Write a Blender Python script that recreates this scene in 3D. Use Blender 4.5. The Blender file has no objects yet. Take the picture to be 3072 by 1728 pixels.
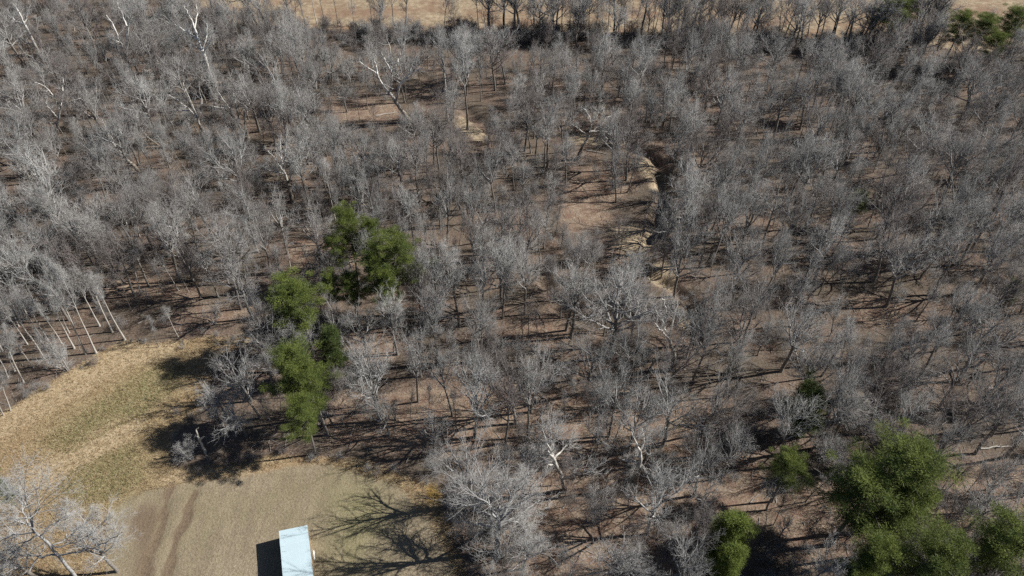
import bpy, math
import numpy as np

# ------------------------------------------------------------------ camera, sky, sun
sc = bpy.context.scene
CAM_H, DEP, FPX = 100.0, math.radians(43.3), 2100.0
cd = bpy.data.cameras.new("camera")
cd.sensor_width = 36.0
cd.lens = FPX / 3072.0 * 36.0
cd.clip_start, cd.clip_end = 1.0, 9000.0
cam = bpy.data.objects.new("camera", cd)
cam.location = (0, 0, CAM_H)
cam.rotation_euler = (math.pi / 2 - DEP, 0, 0)
sc.collection.objects.link(cam)
sc.camera = cam

SUN_EL, SUN_AZ = math.radians(37.0), math.radians(8.0)      # azimuth counted from +x towards +y
w = bpy.data.worlds.new("World"); sc.world = w; w.use_nodes = True
nt = w.node_tree; nt.nodes.clear()
sky = nt.nodes.new("ShaderNodeTexSky"); sky.sky_type = 'NISHITA'; sky.sun_disc = False
sky.sun_elevation = SUN_EL; sky.sun_rotation = math.pi / 2 - SUN_AZ
sky.air_density = 0.6; sky.dust_density = 0.3
bg = nt.nodes.new("ShaderNodeBackground"); bg.inputs[1].default_value = 0.05
wo = nt.nodes.new("ShaderNodeOutputWorld")
nt.links.new(sky.outputs[0], bg.inputs[0]); nt.links.new(bg.outputs[0], wo.inputs[0])
sl = bpy.data.lights.new("sun", 'SUN'); sl.energy = 5.0; sl.angle = math.radians(0.5); sl.color = (1.0, 0.965, 0.91)
so = bpy.data.objects.new("sun", sl); sc.collection.objects.link(so)
so.rotation_euler = (math.pi / 2 - SUN_EL, 0, SUN_AZ + math.pi / 2)
sc.view_settings.view_transform = 'Standard'; sc.view_settings.look = 'None'
sc.view_settings.exposure = 0.42; sc.view_settings.gamma = 1.0; sc.view_settings.use_curve_mapping = False
sc.render.engine = 'CYCLES'
sc.cycles.max_bounces = 4; sc.cycles.diffuse_bounces = 1; sc.cycles.glossy_bounces = 2
sc.cycles.transmission_bounces = 2; sc.cycles.use_denoising = False
sc.cycles.sample_clamp_indirect = 1.5; sc.cycles.sample_clamp_direct = 6.0; sc.cycles.caustics_reflective = False

# ------------------------------------------------------------------ helpers
RNG = np.random.default_rng(11)
COL = sc.collection
CAMP = np.array([0, 0, CAM_H])
FW = np.array([0, math.cos(DEP), -math.sin(DEP)]); UP = np.array([0, math.sin(DEP), math.cos(DEP)])

def P(px, py, z=0.0):
    """ground (or height z) point seen at a pixel of the 3072 x 1728 photograph"""
    v = FW * FPX + np.array([px - 1536.0, 0, 0]) + UP * (864.0 - py)
    return CAMP + v * ((z - CAM_H) / v[2])

def proj(p):
    q = np.asarray(p, float) - CAMP
    z = q @ FW
    return 1536 + FPX * q[..., 0] / z, 864 - FPX * (q @ UP) / z, z

def on_plane(px, py, y):
    v = FW * FPX + np.array([px - 1536.0, 0, 0]) + UP * (864.0 - py)
    return CAMP + v * (y / v[1])

def N(i, j, cx, cy):
    return 768 * i + 0.3975 * cx, 576 * j + 0.3975 * cy

def vnoise(x, y, s, seed=0):
    """cheap smooth value noise"""
    r = np.random.default_rng(seed).random((64, 64))
    u, v = x / s, y / s
    i, j = np.floor(u).astype(int), np.floor(v).astype(int)
    fu, fv = u - i, v - j
    fu, fv = fu * fu * (3 - 2 * fu), fv * fv * (3 - 2 * fv)
    g = lambda a, b: r[a % 64, b % 64]
    return (g(i, j) * (1 - fu) + g(i + 1, j) * fu) * (1 - fv) + (g(i, j + 1) * (1 - fu) + g(i + 1, j + 1) * fu) * fv

def in_poly(x, y, poly):
    ins = np.zeros(np.shape(x), bool)
    n = len(poly)
    for k in range(n):
        x0, y0 = poly[k]; x1, y1 = poly[(k + 1) % n]
        c = (y0 > y) != (y1 > y)
        with np.errstate(divide='ignore', invalid='ignore'):
            xi = (x1 - x0) * (y - y0) / ((y1 - y0) if y1 != y0 else 1e-9) + x0
        ins ^= c & (x < xi)
    return ins

def dist_line(x, y, pts):
    best = np.full(np.shape(x), 1e9)
    for (x0, y0), (x1, y1) in zip(pts[:-1], pts[1:]):
        dx, dy = x1 - x0, y1 - y0
        t = np.clip(((x - x0) * dx + (y - y0) * dy) / (dx * dx + dy * dy + 1e-9), 0, 1)
        best = np.minimum(best, np.hypot(x - x0 - t * dx, y - y0 - t * dy))
    return best

def mesh_np(name, verts, faces, smooth=False):
    """faces: list of index arrays, each (n, k)"""
    me = bpy.data.meshes.new(name)
    verts = np.asarray(verts, np.float32)
    faces = [f for f in faces if len(f)]
    me.vertices.add(len(verts)); me.vertices.foreach_set("co", verts.ravel())
    loops = np.concatenate([f.ravel() for f in faces]).astype(np.int32)
    tot = np.concatenate([np.full(len(f), f.shape[1]) for f in faces]).astype(np.int32)
    me.loops.add(len(loops)); me.loops.foreach_set("vertex_index", loops)
    me.polygons.add(len(tot))
    me.polygons.foreach_set("loop_start", (np.cumsum(tot) - tot).astype(np.int32))
    me.polygons.foreach_set("use_smooth", np.full(len(tot), bool(smooth)))
    me.update(calc_edges=True)
    return me

def link(name, data, parent=None, mat=None, col=None):
    o = bpy.data.objects.new(name, data)
    (col or COL).objects.link(o)
    if parent is not None: o.parent = parent
    if mat is not None and data is not None and not data.materials: data.materials.append(mat)
    return o

def tag(o, label=None, cat=None, group=None, kind=None):
    if label: o["label"] = label
    if cat: o["category"] = cat
    if group: o["group"] = group
    if kind: o["kind"] = kind
    return o

class MB:
    def __init__(s): s.v = []; s.q = []; s.t = []; s.n = 0
    def add(s, v, quads=None, tris=None):
        v = np.asarray(v, float).reshape(-1, 3)
        if quads is not None and len(quads): s.q.append(np.asarray(quads) + s.n)
        if tris is not None and len(tris): s.t.append(np.asarray(tris) + s.n)
        s.v.append(v); s.n += len(v)
    def box(s, o, a, b, c):
        o, a, b, c = (np.asarray(k, float) for k in (o, a, b, c))
        s.add([o, o + a, o + a + b, o + b, o + c, o + a + c, o + a + b + c, o + b + c],
              [[0, 3, 2, 1], [4, 5, 6, 7], [0, 1, 5, 4], [1, 2, 6, 5], [2, 3, 7, 6], [3, 0, 4, 7]])
    def mesh(s, name, smooth=False):
        f = []
        if s.q: f.append(np.concatenate(s.q))
        if s.t: f.append(np.concatenate(s.t))
        return mesh_np(name, np.concatenate(s.v), f, smooth)

# ------------------------------------------------------------------ materials
def mat(name):
    m = bpy.data.materials.new(name); m.use_nodes = True
    t = m.node_tree; b = t.nodes["Principled BSDF"]
    b.inputs["Roughness"].default_value = 0.9
    b.inputs["Specular IOR Level"].default_value = 0.15
    return m, t, b

def node(t, typ, **kw):
    n = t.nodes.new(typ)
    for k, v in kw.items(): setattr(n, k, v)
    return n

def noise(t, vec, scale, detail=4.0, rough=0.6):
    n = node(t, "ShaderNodeTexNoise"); n.inputs["Scale"].default_value = scale
    n.inputs["Detail"].default_value = detail; n.inputs["Roughness"].default_value = rough
    if vec is not None: t.links.new(vec, n.inputs["Vector"])
    return n.outputs[0]

def ramp(t, fac, stops):
    n = node(t, "ShaderNodeValToRGB")
    e = n.color_ramp.elements
    while len(e) < len(stops): e.new(0.5)
    for k, (p, c) in zip(e, stops):
        k.position = p; k.color = (c[0], c[1], c[2], 1.0)
    t.links.new(fac, n.inputs[0]); return n.outputs[0]

def mix(t, fac, a, b, blend='MIX'):
    n = node(t, "ShaderNodeMix", data_type='RGBA', blend_type=blend)
    for sock, v in ((0, fac), (6, a), (7, b)):
        if isinstance(v, (int, float)): n.inputs[sock].default_value = v
        elif isinstance(v, tuple): n.inputs[sock].default_value = (*v, 1.0)
        else: t.links.new(v, n.inputs[sock])
    return n.outputs[2]

def math_n(t, op, a, b=0.0, clamp=False):
    n = node(t, "ShaderNodeMath", operation=op); n.use_clamp = clamp
    for i, v in enumerate((a, b)):
        if isinstance(v, (int, float)): n.inputs[i].default_value = v
        else: t.links.new(v, n.inputs[i])
    return n.outputs[0]

def bark_mat(name, dark, light, tint, scale=3.0, white=None):
    m, t, b = mat(name)
    tc = node(t, "ShaderNodeTexCoord"); oi = node(t, "ShaderNodeObjectInfo")
    f = noise(t, tc.outputs["Object"], scale, 3.0)
    c = ramp(t, f, [(0.3, dark), (0.7, light)])
    c = mix(t, math_n(t, 'MULTIPLY', oi.outputs["Random"], 0.8), c, mix(t, 0.75, c, tint))
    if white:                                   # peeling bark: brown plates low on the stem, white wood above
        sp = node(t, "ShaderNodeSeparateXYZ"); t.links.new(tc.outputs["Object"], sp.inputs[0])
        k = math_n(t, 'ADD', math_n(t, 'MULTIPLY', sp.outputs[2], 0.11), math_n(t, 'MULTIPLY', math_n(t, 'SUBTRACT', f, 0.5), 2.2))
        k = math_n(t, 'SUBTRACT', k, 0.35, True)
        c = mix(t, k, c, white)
    t.links.new(c, b.inputs["Base Color"])
    return m

M_BARK = bark_mat("bark_grey", (0.11, 0.098, 0.085), (0.32, 0.30, 0.27), (0.19, 0.165, 0.14))
M_TWIG = bark_mat("twig_grey", (0.245, 0.242, 0.233), (0.35, 0.347, 0.335), (0.27, 0.255, 0.245), 0.5)
M_PALE = bark_mat("twig_pale", (0.36, 0.355, 0.34), (0.50, 0.495, 0.475), (0.30, 0.28, 0.265), 0.5)
M_BROWN = bark_mat("twig_brown", (0.17, 0.152, 0.14), (0.26, 0.235, 0.22), (0.22, 0.19, 0.18), 0.5)
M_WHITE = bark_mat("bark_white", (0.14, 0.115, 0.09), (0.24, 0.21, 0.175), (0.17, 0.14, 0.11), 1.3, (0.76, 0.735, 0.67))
M_DEAD = bark_mat("bark_dead", (0.40, 0.375, 0.33), (0.60, 0.57, 0.51), (0.45, 0.41, 0.36), 2.0)

def needle_mat(name, a, b_, tint):
    m, t, b = mat(name)
    tc = node(t, "ShaderNodeTexCoord"); oi = node(t, "ShaderNodeObjectInfo")
    f = noise(t, tc.outputs["Object"], 0.55, 5.0, 0.7)
    c = ramp(t, f, [(0.28, (0.09, 0.08, 0.035)), (0.38, a), (0.62, b_)])
    c = mix(t, oi.outputs["Random"], c, mix(t, 0.5, c, tint))
    t.links.new(c, b.inputs["Base Color"]); b.inputs["Roughness"].default_value = 0.6
    tr = node(t, "ShaderNodeBsdfTranslucent"); t.links.new(c, tr.inputs[0])
    ms = node(t, "ShaderNodeMixShader"); ms.inputs[0].default_value = 0.3
    t.links.new(b.outputs[0], ms.inputs[1]); t.links.new(tr.outputs[0], ms.inputs[2])
    t.links.new(ms.outputs[0], t.nodes["Material Output"].inputs[0])
    return m
M_PINE = needle_mat("pine_needles", (0.075, 0.112, 0.034), (0.255, 0.30, 0.075), (0.14, 0.175, 0.052))
M_LIME = needle_mat("bright_leaves", (0.10, 0.145, 0.035), (0.27, 0.315, 0.075), (0.16, 0.21, 0.05))
M_CEDAR = needle_mat("dark_leaves", (0.06, 0.085, 0.03), (0.13, 0.165, 0.05), (0.08, 0.11, 0.04))

# ------------------------------------------------------------------ the ground
CREEK_PX = [(1180, 195), (1262, 225), (1330, 278), (1420, 345), (1478, 395), (1540, 425), (1640, 440), (1760, 415), (1880, 430),
            (1962, 470), (1985, 540), (1985, 610), (1985, 670), (1930, 745), (1885, 775), (1930, 812), (2000, 850),
            (2060, 900), (2090, 960), (2085, 1020), (2140, 1080), (2240, 1075), (2380, 1040), (2500, 1050), (2590, 1110),
            (2640, 1190), (2710, 1240), (2820, 1250), (2960, 1215), (3140, 1230)]
GULLY_PX = [(1632, 800), (1640, 860), (1690, 925), (1760, 965), (1840, 1010), (1900, 1060)]
RUT_PX = [[(512, 1462), (492, 1520), (486, 1575), (466, 1630), (440, 1680), (430, 1780)], [(585, 1475), (566, 1515), (558, 1560), (530, 1610), (516, 1670), (498, 1780)]]
gp = lambda L: [tuple(P(*q)[:2]) for q in L]

def smooth_line(L, n=6):
    L = np.array(L); out = []
    for k in range(len(L) - 1):
        p0, p1, p2, p3 = L[max(k - 1, 0)], L[k], L[k + 1], L[min(k + 2, len(L) - 1)]
        for u in np.linspace(0, 1, n, endpoint=False):
            out.append(0.5 * ((2 * p1) + (p2 - p0) * u + (2 * p0 - 5 * p1 + 4 * p2 - p3) * u * u + (3 * p1 - p0 - 3 * p2 + p3) * u ** 3))
    out.append(L[-1]); return [tuple(q) for q in out]
REACH = [smooth_line(gp(L)) for L in (CREEK_PX[:6], CREEK_PX[8:20], CREEK_PX[24:])]
GULLY = smooth_line(gp(GULLY_PX))
def creek_dist(x, y): return np.minimum.reduce([dist_line(x, y, L) for L in REACH])
RUTS = [smooth_line(gp(r)) for r in RUT_PX]

def ground_z(x, y):
    x, y = np.asarray(x, float), np.asarray(y, float)
    z = (vnoise(x, y, 23, 1) - 0.5) * 0.9 + (vnoise(x, y, 7, 2) - 0.5) * 0.25
    fade = np.clip((y - 80) / 30, 0.15, 1)
    z = z * fade
    dc = creek_dist(x, y)
    dc = dc + (vnoise(x, y, 3.1, 21) - 0.5) * 2.2
    z = z - np.where(y > 165, 0.8, 1.6) * np.clip(1 - (dc - 0.7) / 2.0, 0, 1) ** 1.2
    dg = dist_line(x, y, GULLY)
    z = z - 1.1 * np.clip(1 - (dg - 0.5) / 1.6, 0, 1)
    for r in RUTS:
        z = z - 0.2 * np.clip(1 - dist_line(x, y, r) / 0.7, 0, 1) + 0.07 * np.clip(1 - np.abs(dist_line(x, y, r) - 1.1) / 0.5, 0, 1)
    return z

CLEAR = [(-300, 1400), (0, 1246), (119, 1165), (286, 1066), (382, 1026), (537, 1030), (656, 1010), (790, 1000), (700, 1045), (640, 1090), (640, 1170), (590, 1240), (520, 1290), (500, 1350), (520, 1408), (600, 1400), (690, 1388),
         (840, 1360), (930, 1366), (1080, 1390), (1230, 1430), (1330, 1455), (1350, 1530), (1370, 1620), (1420, 1760), (1430, 1900), (-300, 1900)]
GREENS = [[(110, 1330), (290, 1215), (470, 1095), (560, 1095), (520, 1175), (400, 1260), (210, 1365)], [(220, 1410), (400, 1325), (440, 1440), (340, 1500), (230, 1520), (170, 1460)], [(1050, 1430), (1150, 1480), (1180, 1560), (1100, 1640), (1000, 1730), (950, 1720), (1040, 1600), (1020, 1480)]]
PATHP = [(215, 1160), (330, 1092), (345, 1100), (230, 1168)]
MOW = [(330, 1530), (430, 1480), (560, 1450), (650, 1440), (800, 1410), (880, 1385), (1000, 1400), (1240, 1480), (1310, 1560), (1340, 1650), (1380, 1760), (1390, 1950), (300, 1950), (330, 1640)]
DIRT = [(400, 1560), (440, 1500), (500, 1470), (480, 1590), (455, 1680), (440, 1900), (380, 1900), (400, 1700)]
FARF = [(480, -60), (560, 40), (760, 78), (900, 88), (1100, 92), (1300, 95), (1500, 98), (1800, 100), (2050, 108), (2240, 118), (2420, 125), (2620, 105), (2760, 110), (2830, 150), (2950, 160), (3100, 130), (3400, -40), (3300, -140), (400, -140)]
SANDS = [[(1872, 700), (1900, 692), (1962, 690), (1970, 710), (1955, 735), (1900, 755), (1872, 742)],
         [(1965, 812), (2005, 800), (2022, 840), (2010, 868), (1972, 862), (1958, 838)],
         [(1925, 482), (1962, 485), (1968, 520), (1960, 560), (1945, 555), (1930, 515)],
         [(1370, 360), (1395, 352), (1450, 395), (1462, 412), (1440, 418), (1395, 392)],
         [(2010, 1275), (2080, 1272), (2085, 1292), (2015, 1300)],
         [(2050, 945), (2085, 960), (2080, 1000), (2045, 985)],
         [(1715, 405), (1790, 408), (1795, 428), (1730, 432)]]
PALEL = [[(1000, 1180), (1500, 1150), (2000, 1180), (2250, 1250), (2300, 1500), (2200, 1728), (1500, 1728), (1450, 1400), (1100, 1330), (950, 1340)], [(2560, 1400), (3072, 1380), (3072, 1560), (2300, 1740), (2350, 1500)], [(840, 720), (1100, 700), (1150, 800), (900, 830)], [(1680, 575), (1830, 570), (1840, 650), (1760, 700), (1690, 720), (1680, 650)], [(1540, 975), (1720, 960), (1730, 1010), (1660, 1060), (1540, 1040)],
         [(1800, 480), (1900, 490), (1890, 580), (1700, 620), (1690, 560)], [(2560, 880), (2700, 900), (2740, 960), (2640, 990), (2560, 940)],
         [(1000, 300), (1200, 300), (1210, 350), (1010, 360)], [(560, 930), (700, 905), (780, 930), (690, 975), (560, 985)],
         [(1620, 1180), (1760, 1200), (1830, 1310), (1700, 1330), (1600, 1280)], [(2780, 1380), (2980, 1400), (2960, 1520), (2800, 1500)],
         [(280, 830), (520, 840), (640, 870), (560, 910), (300, 880)], [(1050, 1000), (1200, 1000), (1180, 1110), (1050, 1090)]]
STRAW = [[(-60, 1290), (0, 1250), (120, 1170), (290, 1070), (390, 1030), (540, 1035), (520, 1080), (350, 1110), (200, 1200), (60, 1290), (-60, 1360)], [(60, 1440), (250, 1310), (420, 1230), (460, 1260), (300, 1370), (180, 1470), (100, 1500)], [(440, 1420), (700, 1392), (850, 1365), (900, 1375), (700, 1440), (560, 1450), (480, 1480)]]
GOLD = [[(1290, 1430), (1325, 1440), (1340, 1500), (1300, 1510), (1270, 1460)], [(60, 1575), (100, 1575), (100, 1600), (60, 1600)], [(2640, 1230), (2680, 1240), (2670, 1258), (2640, 1250)]]

xs = np.arange(-235, 236, 0.75); ys = np.arange(22, 330, 0.75)
GX, GY = np.meshgrid(xs, ys)
pts = np.stack([GX, GY, np.zeros_like(GX)], -1)
PXG, PYG, _ = proj(pts)
wob = (vnoise(GX, GY, 5, 5) - 0.5) * 40 + (vnoise(GX, GY, 1.7, 6) - 0.5) * 24
wob2 = (vnoise(GX, GY, 5, 7) - 0.5) * 30 + (vnoise(GX, GY, 1.7, 8) - 0.5) * 18
wobs = np.clip(60.0 / np.maximum(GY, 40) + .15, 0.3, 1.0)
QX, QY = PXG + wob * wobs, PYG + wob2 * wobs

def blur(a, n):
    a = a.astype(float)
    for _ in range(n):
        a = (a + np.roll(a, 1, 0) + np.roll(a, -1, 0) + np.roll(a, 1, 1) + np.roll(a, -1, 1)) / 5
    return a
def pmask(polys, n=3):
    m = np.zeros(GX.shape, bool)
    for q in polys: m |= in_poly(QX, QY, q)
    return blur(m, n)
m_clear = pmask([CLEAR], 6); m_green = pmask(GREENS, 40) * 1.3; m_mow = pmask([MOW], 5); m_dirt = np.maximum(pmask([DIRT], 14), 0.6 * pmask([PATHP], 5))
for r in RUTS:
    m_dirt = np.maximum(m_dirt, np.clip(1.35 - (dist_line(GX, GY, r) + (vnoise(GX, GY, 2.3, 40) - 0.5) * 0.9 + (vnoise(GX, GY, 7, 42) - 0.5) * 0.8) / 0.6, 0, 1))
m_far = pmask([FARF], 5)
SANDS = [[(sum(a for a, _ in q) / len(q) * -0.4 + 1.4 * x_, sum(b_ for _, b_ in q) / len(q) * -0.4 + 1.4 * y_) for x_, y_ in q] for q in SANDS]
m_sand = pmask(SANDS, 6) * (0.6 + 0.8 * vnoise(GX, GY, 2.2, 50))
dC = creek_dist(GX, GY)
m_bank = np.clip(1 - np.abs(dC - 2.6) / 1.8, 0, 1) * (vnoise(GX, GY, 9, 12) > 0.55)
m_sand = np.maximum(m_sand, blur(m_bank, 1) * 0.5)
m_pale = pmask(PALEL + STRAW, 16); m_gold = pmask(GOLD, 3)
GZ = ground_z(GX, GY)
nx, ny = len(xs), len(ys)
idx = np.arange(nx * ny).reshape(ny, nx)
quads = np.stack([idx[:-1, :-1], idx[:-1, 1:], idx[1:, 1:], idx[1:, :-1]], -1).reshape(-1, 4)
V = np.stack([GX, GY, GZ], -1).reshape(-1, 3)
# a skirt of large quads out to the horizon
bx0, bx1, by0, by1 = xs[0], xs[-1], ys[0], ys[-1]
ring = [idx[0, :], idx[1:, -1], idx[-1, -2::-1], idx[-2:0:-1, 0]]
ring = np.concatenate(ring)
rv = V[ring]; cen = np.array([0, 150, 0])
far = (rv - cen); far = far / np.linalg.norm(far[:, :2], axis=1)[:, None] * 6000; far[:, 2] = 0; far += np.array([0, 150, -0.3])
o0 = len(V); V = np.concatenate([V, far]); k = len(ring)
sk = np.stack([ring, o0 + np.arange(k), o0 + (np.arange(k) + 1) % k, np.roll(ring, -1)], -1)
gm = mesh_np("ground", V, [quads, sk[:, ::-1]], True)
pad = lambda a: np.concatenate([a.ravel(), np.zeros(k)])
for nm, ch in (("cover_a", (m_clear, m_green, m_mow, m_dirt)), ("cover_b", (m_sand, m_far, m_pale, m_gold))):
    at = gm.attributes.new(nm, 'FLOAT_COLOR', 'POINT')
    at.data.foreach_set("color", np.stack([pad(c) for c in ch], -1).astype(np.float32).ravel())

m, t, b = mat("ground_cover")
geo = node(t, "ShaderNodeNewGeometry"); pos = geo.outputs["Position"]
def chans(nm):
    a = node(t, "ShaderNodeAttribute", attribute_name=nm); s = node(t, "ShaderNodeSeparateColor")
    t.links.new(a.outputs["Color"], s.inputs[0]); return s.outputs[0], s.outputs[1], s.outputs[2], a.outputs["Alpha"]
c_clear, c_green, c_mow, c_dirt = chans("cover_a"); c_sand, c_far, c_pale, c_gold = chans("cover_b")
n_big, n_mid, n_fine, n_leaf = noise(t, pos, 0.09, 4), noise(t, pos, 0.5, 5), noise(t, pos, 2.6, 5, 0.75), noise(t, pos, 6.0, 3, 0.8)
def edge(ch, amp=0.6):        # ragged transition
    k = math_n(t, 'ADD', ch, math_n(t, 'MULTIPLY', math_n(t, 'SUBTRACT', n_fine, 0.5), amp))
    n = node(t, "ShaderNodeMapRange", interpolation_type='SMOOTHSTEP'); n.inputs[1].default_value = 0.3; n.inputs[2].default_value = 0.7
    t.links.new(k, n.inputs[0]); return n.outputs[0]
litter = ramp(t, n_fine, [(0.28, (0.07, 0.053, 0.041)), (0.48, (0.18, 0.137, 0.106)), (0.7, (0.39, 0.305, 0.238))])
litter = mix(t, ramp(t, n_mid, [(0.4, (0, 0, 0)), (0.65, (0.55, 0.55, 0.55))]), litter, (0.17, 0.105, 0.078))
litter = mix(t, ramp(t, n_big, [(0.42, (0, 0, 0)), (0.6, (0.6, 0.6, 0.6))]), litter, mix(t, n_fine, (0.07, 0.062, 0.045), (0.17, 0.15, 0.115)))
pale = ramp(t, n_fine, [(0.3, (0.15, 0.105, 0.08)), (0.5, (0.30, 0.23, 0.168)), (0.68, (0.52, 0.41, 0.31))])
pale = mix(t, ramp(t, n_mid, [(0.42, (0, 0, 0)), (0.62, (0.75, 0.75, 0.75))]), pale, (0.215, 0.13, 0.095))
c = mix(t, edge(c_pale), litter, pale)
tall = ramp(t, n_fine, [(0.28, (0.20, 0.135, 0.07)), (0.5, (0.38, 0.285, 0.165)), (0.7, (0.56, 0.44, 0.28))])
tall = mix(t, ramp(t, n_mid, [(0.45, (0, 0, 0)), (0.7, (0.55, 0.55, 0.55))]), tall, (0.28, 0.16, 0.09))
green = ramp(t, n_fine, [(0.3, (0.14, 0.14, 0.06)), (0.5, (0.28, 0.27, 0.135)), (0.72, (0.48, 0.45, 0.27))])
tall = mix(t, math_n(t, 'MULTIPLY', math_n(t, 'MULTIPLY', c_green, ramp(t, n_mid, [(0.3, (0.45, 0.45, 0.45)), (0.6, (1, 1, 1))])), 0.85), tall, green)
straw = ramp(t, n_fine, [(0.28, (0.33, 0.24, 0.135)), (0.5, (0.50, 0.39, 0.245)), (0.7, (0.66, 0.54, 0.37))])
tall = mix(t, math_n(t, 'MULTIPLY', edge(c_pale, 0.8), 0.85), tall, straw)
c = mix(t, edge(c_clear), c, tall)
mow = ramp(t, n_fine, [(0.3, (0.23, 0.185, 0.12)), (0.7, (0.45, 0.375, 0.265))])
mow = mix(t, ramp(t, n_big, [(0.42, (0, 0, 0)), (0.66, (0.75, 0.75, 0.75))]), mow, mix(t, n_fine, (0.15, 0.125, 0.065), (0.33, 0.30, 0.165)))
mp = node(t, "ShaderNodeMapping"); mp.inputs["Rotation"].default_value = (0, 0, 0.7); mp.inputs["Scale"].default_value = (0.9, 0.12, 1); t.links.new(pos, mp.inputs[0])
n_str = noise(t, mp.outputs[0], 0.8, 5, 0.65)
mow = mix(t, ramp(t, n_str, [(0.42, (0, 0, 0)), (0.62, (0.75, 0.75, 0.75))]), mow, mix(t, n_fine, (0.16, 0.125, 0.085), (0.36, 0.295, 0.21)))
mow = mix(t, math_n(t, 'MULTIPLY', c_green, 0.7), mow, mix(t, n_fine, (0.17, 0.165, 0.06), (0.40, 0.38, 0.19)))
mow = mix(t, ramp(t, n_mid, [(0.5, (0, 0, 0)), (0.75, (0.5, 0.5, 0.5))]), mow, (0.40, 0.33, 0.22))
c = mix(t, edge(c_mow), c, mow)
dirt = ramp(t, n_fine, [(0.3, (0.12, 0.08, 0.055)), (0.7, (0.23, 0.16, 0.11))])
c = mix(t, math_n(t, 'MULTIPLY', edge(c_dirt, 1.0), 0.68), c, dirt)
farc = ramp(t, n_mid, [(0.3, (0.27, 0.20, 0.13)), (0.5, (0.40, 0.315, 0.21)), (0.7, (0.54, 0.44, 0.30))])
farc = mix(t, ramp(t, n_big, [(0.45, (0, 0, 0)), (0.6, (0.7, 0.7, 0.7))]), farc, (0.27, 0.165, 0.11))
c = mix(t, edge(c_far), c, farc)
sand = ramp(t, n_fine, [(0.3, (0.31, 0.235, 0.155)), (0.7, (0.58, 0.47, 0.325))])
c = mix(t, edge(c_sand), c, sand)
c = mix(t, math_n(t, 'MULTIPLY', edge(c_gold, 0.9), 0.75), c, mix(t, n_fine, (0.16, 0.09, 0.01), (0.38, 0.25, 0.03)))
c = mix(t, ramp(t, n_leaf, [(0.35, (0.7, 0.7, 0.7)), (0.55, (0, 0, 0))]), c, mix(t, 0.5, c, (0.02, 0.016, 0.012)))
t.links.new(c, b.inputs["Base Color"]); b.inputs["Roughness"].default_value = 1.0
bp = node(t, "ShaderNodeBump"); bp.inputs["Strength"].default_value = 0.9; bp.inputs["Distance"].default_value = 0.18
t.links.new(n_fine, bp.inputs["Height"]); t.links.new(bp.outputs[0], b.inputs["Normal"])
ground = link("ground", gm, mat=m); tag(ground, kind="structure")

# creek water
mw, tw, bw = mat("creek_water")
bw.inputs["Base Color"].default_value = (0.018, 0.015, 0.010, 1); bw.inputs["Roughness"].default_value = 0.12
bw.inputs["Specular IOR Level"].default_value = 0.5
def strip(line, half, z):
    L = np.array(line); d = np.gradient(L, axis=0); d /= np.linalg.norm(d, axis=1)[:, None]
    nrm = np.stack([-d[:, 1], d[:, 0]], 1) * half
    a, c_ = L + nrm, L - nrm
    zz = np.full(len(L), z)
    v = np.concatenate([np.column_stack([a, zz]), np.column_stack([c_, zz])]); n = len(L)
    i = np.arange(n - 1)
    return v, np.stack([i, i + n, i + n + 1, i + 1], -1)
wb = MB()
for L in REACH:
    v, q = strip(L, 1.9, -1.3); wb.add(v, q)
water = link("water", wb.mesh("water"), mat=mw); tag(water, kind="structure")

# ------------------------------------------------------------------ tree builder
def unit(a): return a / np.maximum(np.linalg.norm(a, axis=-1, keepdims=True), 1e-9)

def grow(rng, s, d, L, n, wander, up):
    M = len(s); p = np.empty((M, n, 3)); p[:, 0] = s; d = unit(d); q = s.copy(); seg = (L / (n - 1))[:, None]
    for k_ in range(1, n):
        d = unit(d + wander * rng.normal(size=(M, 3)) + np.array([0, 0, up]))
        q = q + d * seg; p[:, k_] = q
    return p

def tubes(mb, p, r, sides, tip=False):
    """p (M,n,3), r (M,n): tapered tubes; tip closes the end to a point"""
    M, n = p.shape[:2]
    tan = unit(np.gradient(p, axis=1))
    ref = np.where(np.abs(tan[..., 2:3]) > 0.9, np.array([1.0, 0, 0]), np.array([0, 0, 1.0]))
    u = unit(np.cross(tan, ref)); v = np.cross(tan, u)
    a = np.arange(sides) * 2 * math.pi / sides
    rings = p[:, :, None] + r[:, :, None, None] * (u[:, :, None] * np.cos(a)[:, None] + v[:, :, None] * np.sin(a)[:, None])
    nr = n - 1 if tip else n
    vv = rings[:, :nr].reshape(M, nr * sides, 3)
    per = nr * sides + (1 if tip else 0)
    if tip: vv = np.concatenate([vv, p[:, -1:]], 1)
    j = np.arange(sides); j2 = (j + 1) % sides
    qs = [np.stack([k_ * sides + j, k_ * sides + j2, (k_ + 1) * sides + j2, (k_ + 1) * sides + j], -1) for k_ in range(nr - 1)]
    base = (np.arange(M) * per)[:, None, None]
    Q = (np.concatenate(qs)[None] + base).reshape(-1, 4) if qs else None
    T_ = None
    if tip:
        k_ = nr - 1
        T_ = (np.stack([k_ * sides + j, k_ * sides + j2, np.full(sides, nr * sides)], -1)[None] + base).reshape(-1, 3)
    mb.add(vv.reshape(-1, 3), Q, T_)

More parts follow.
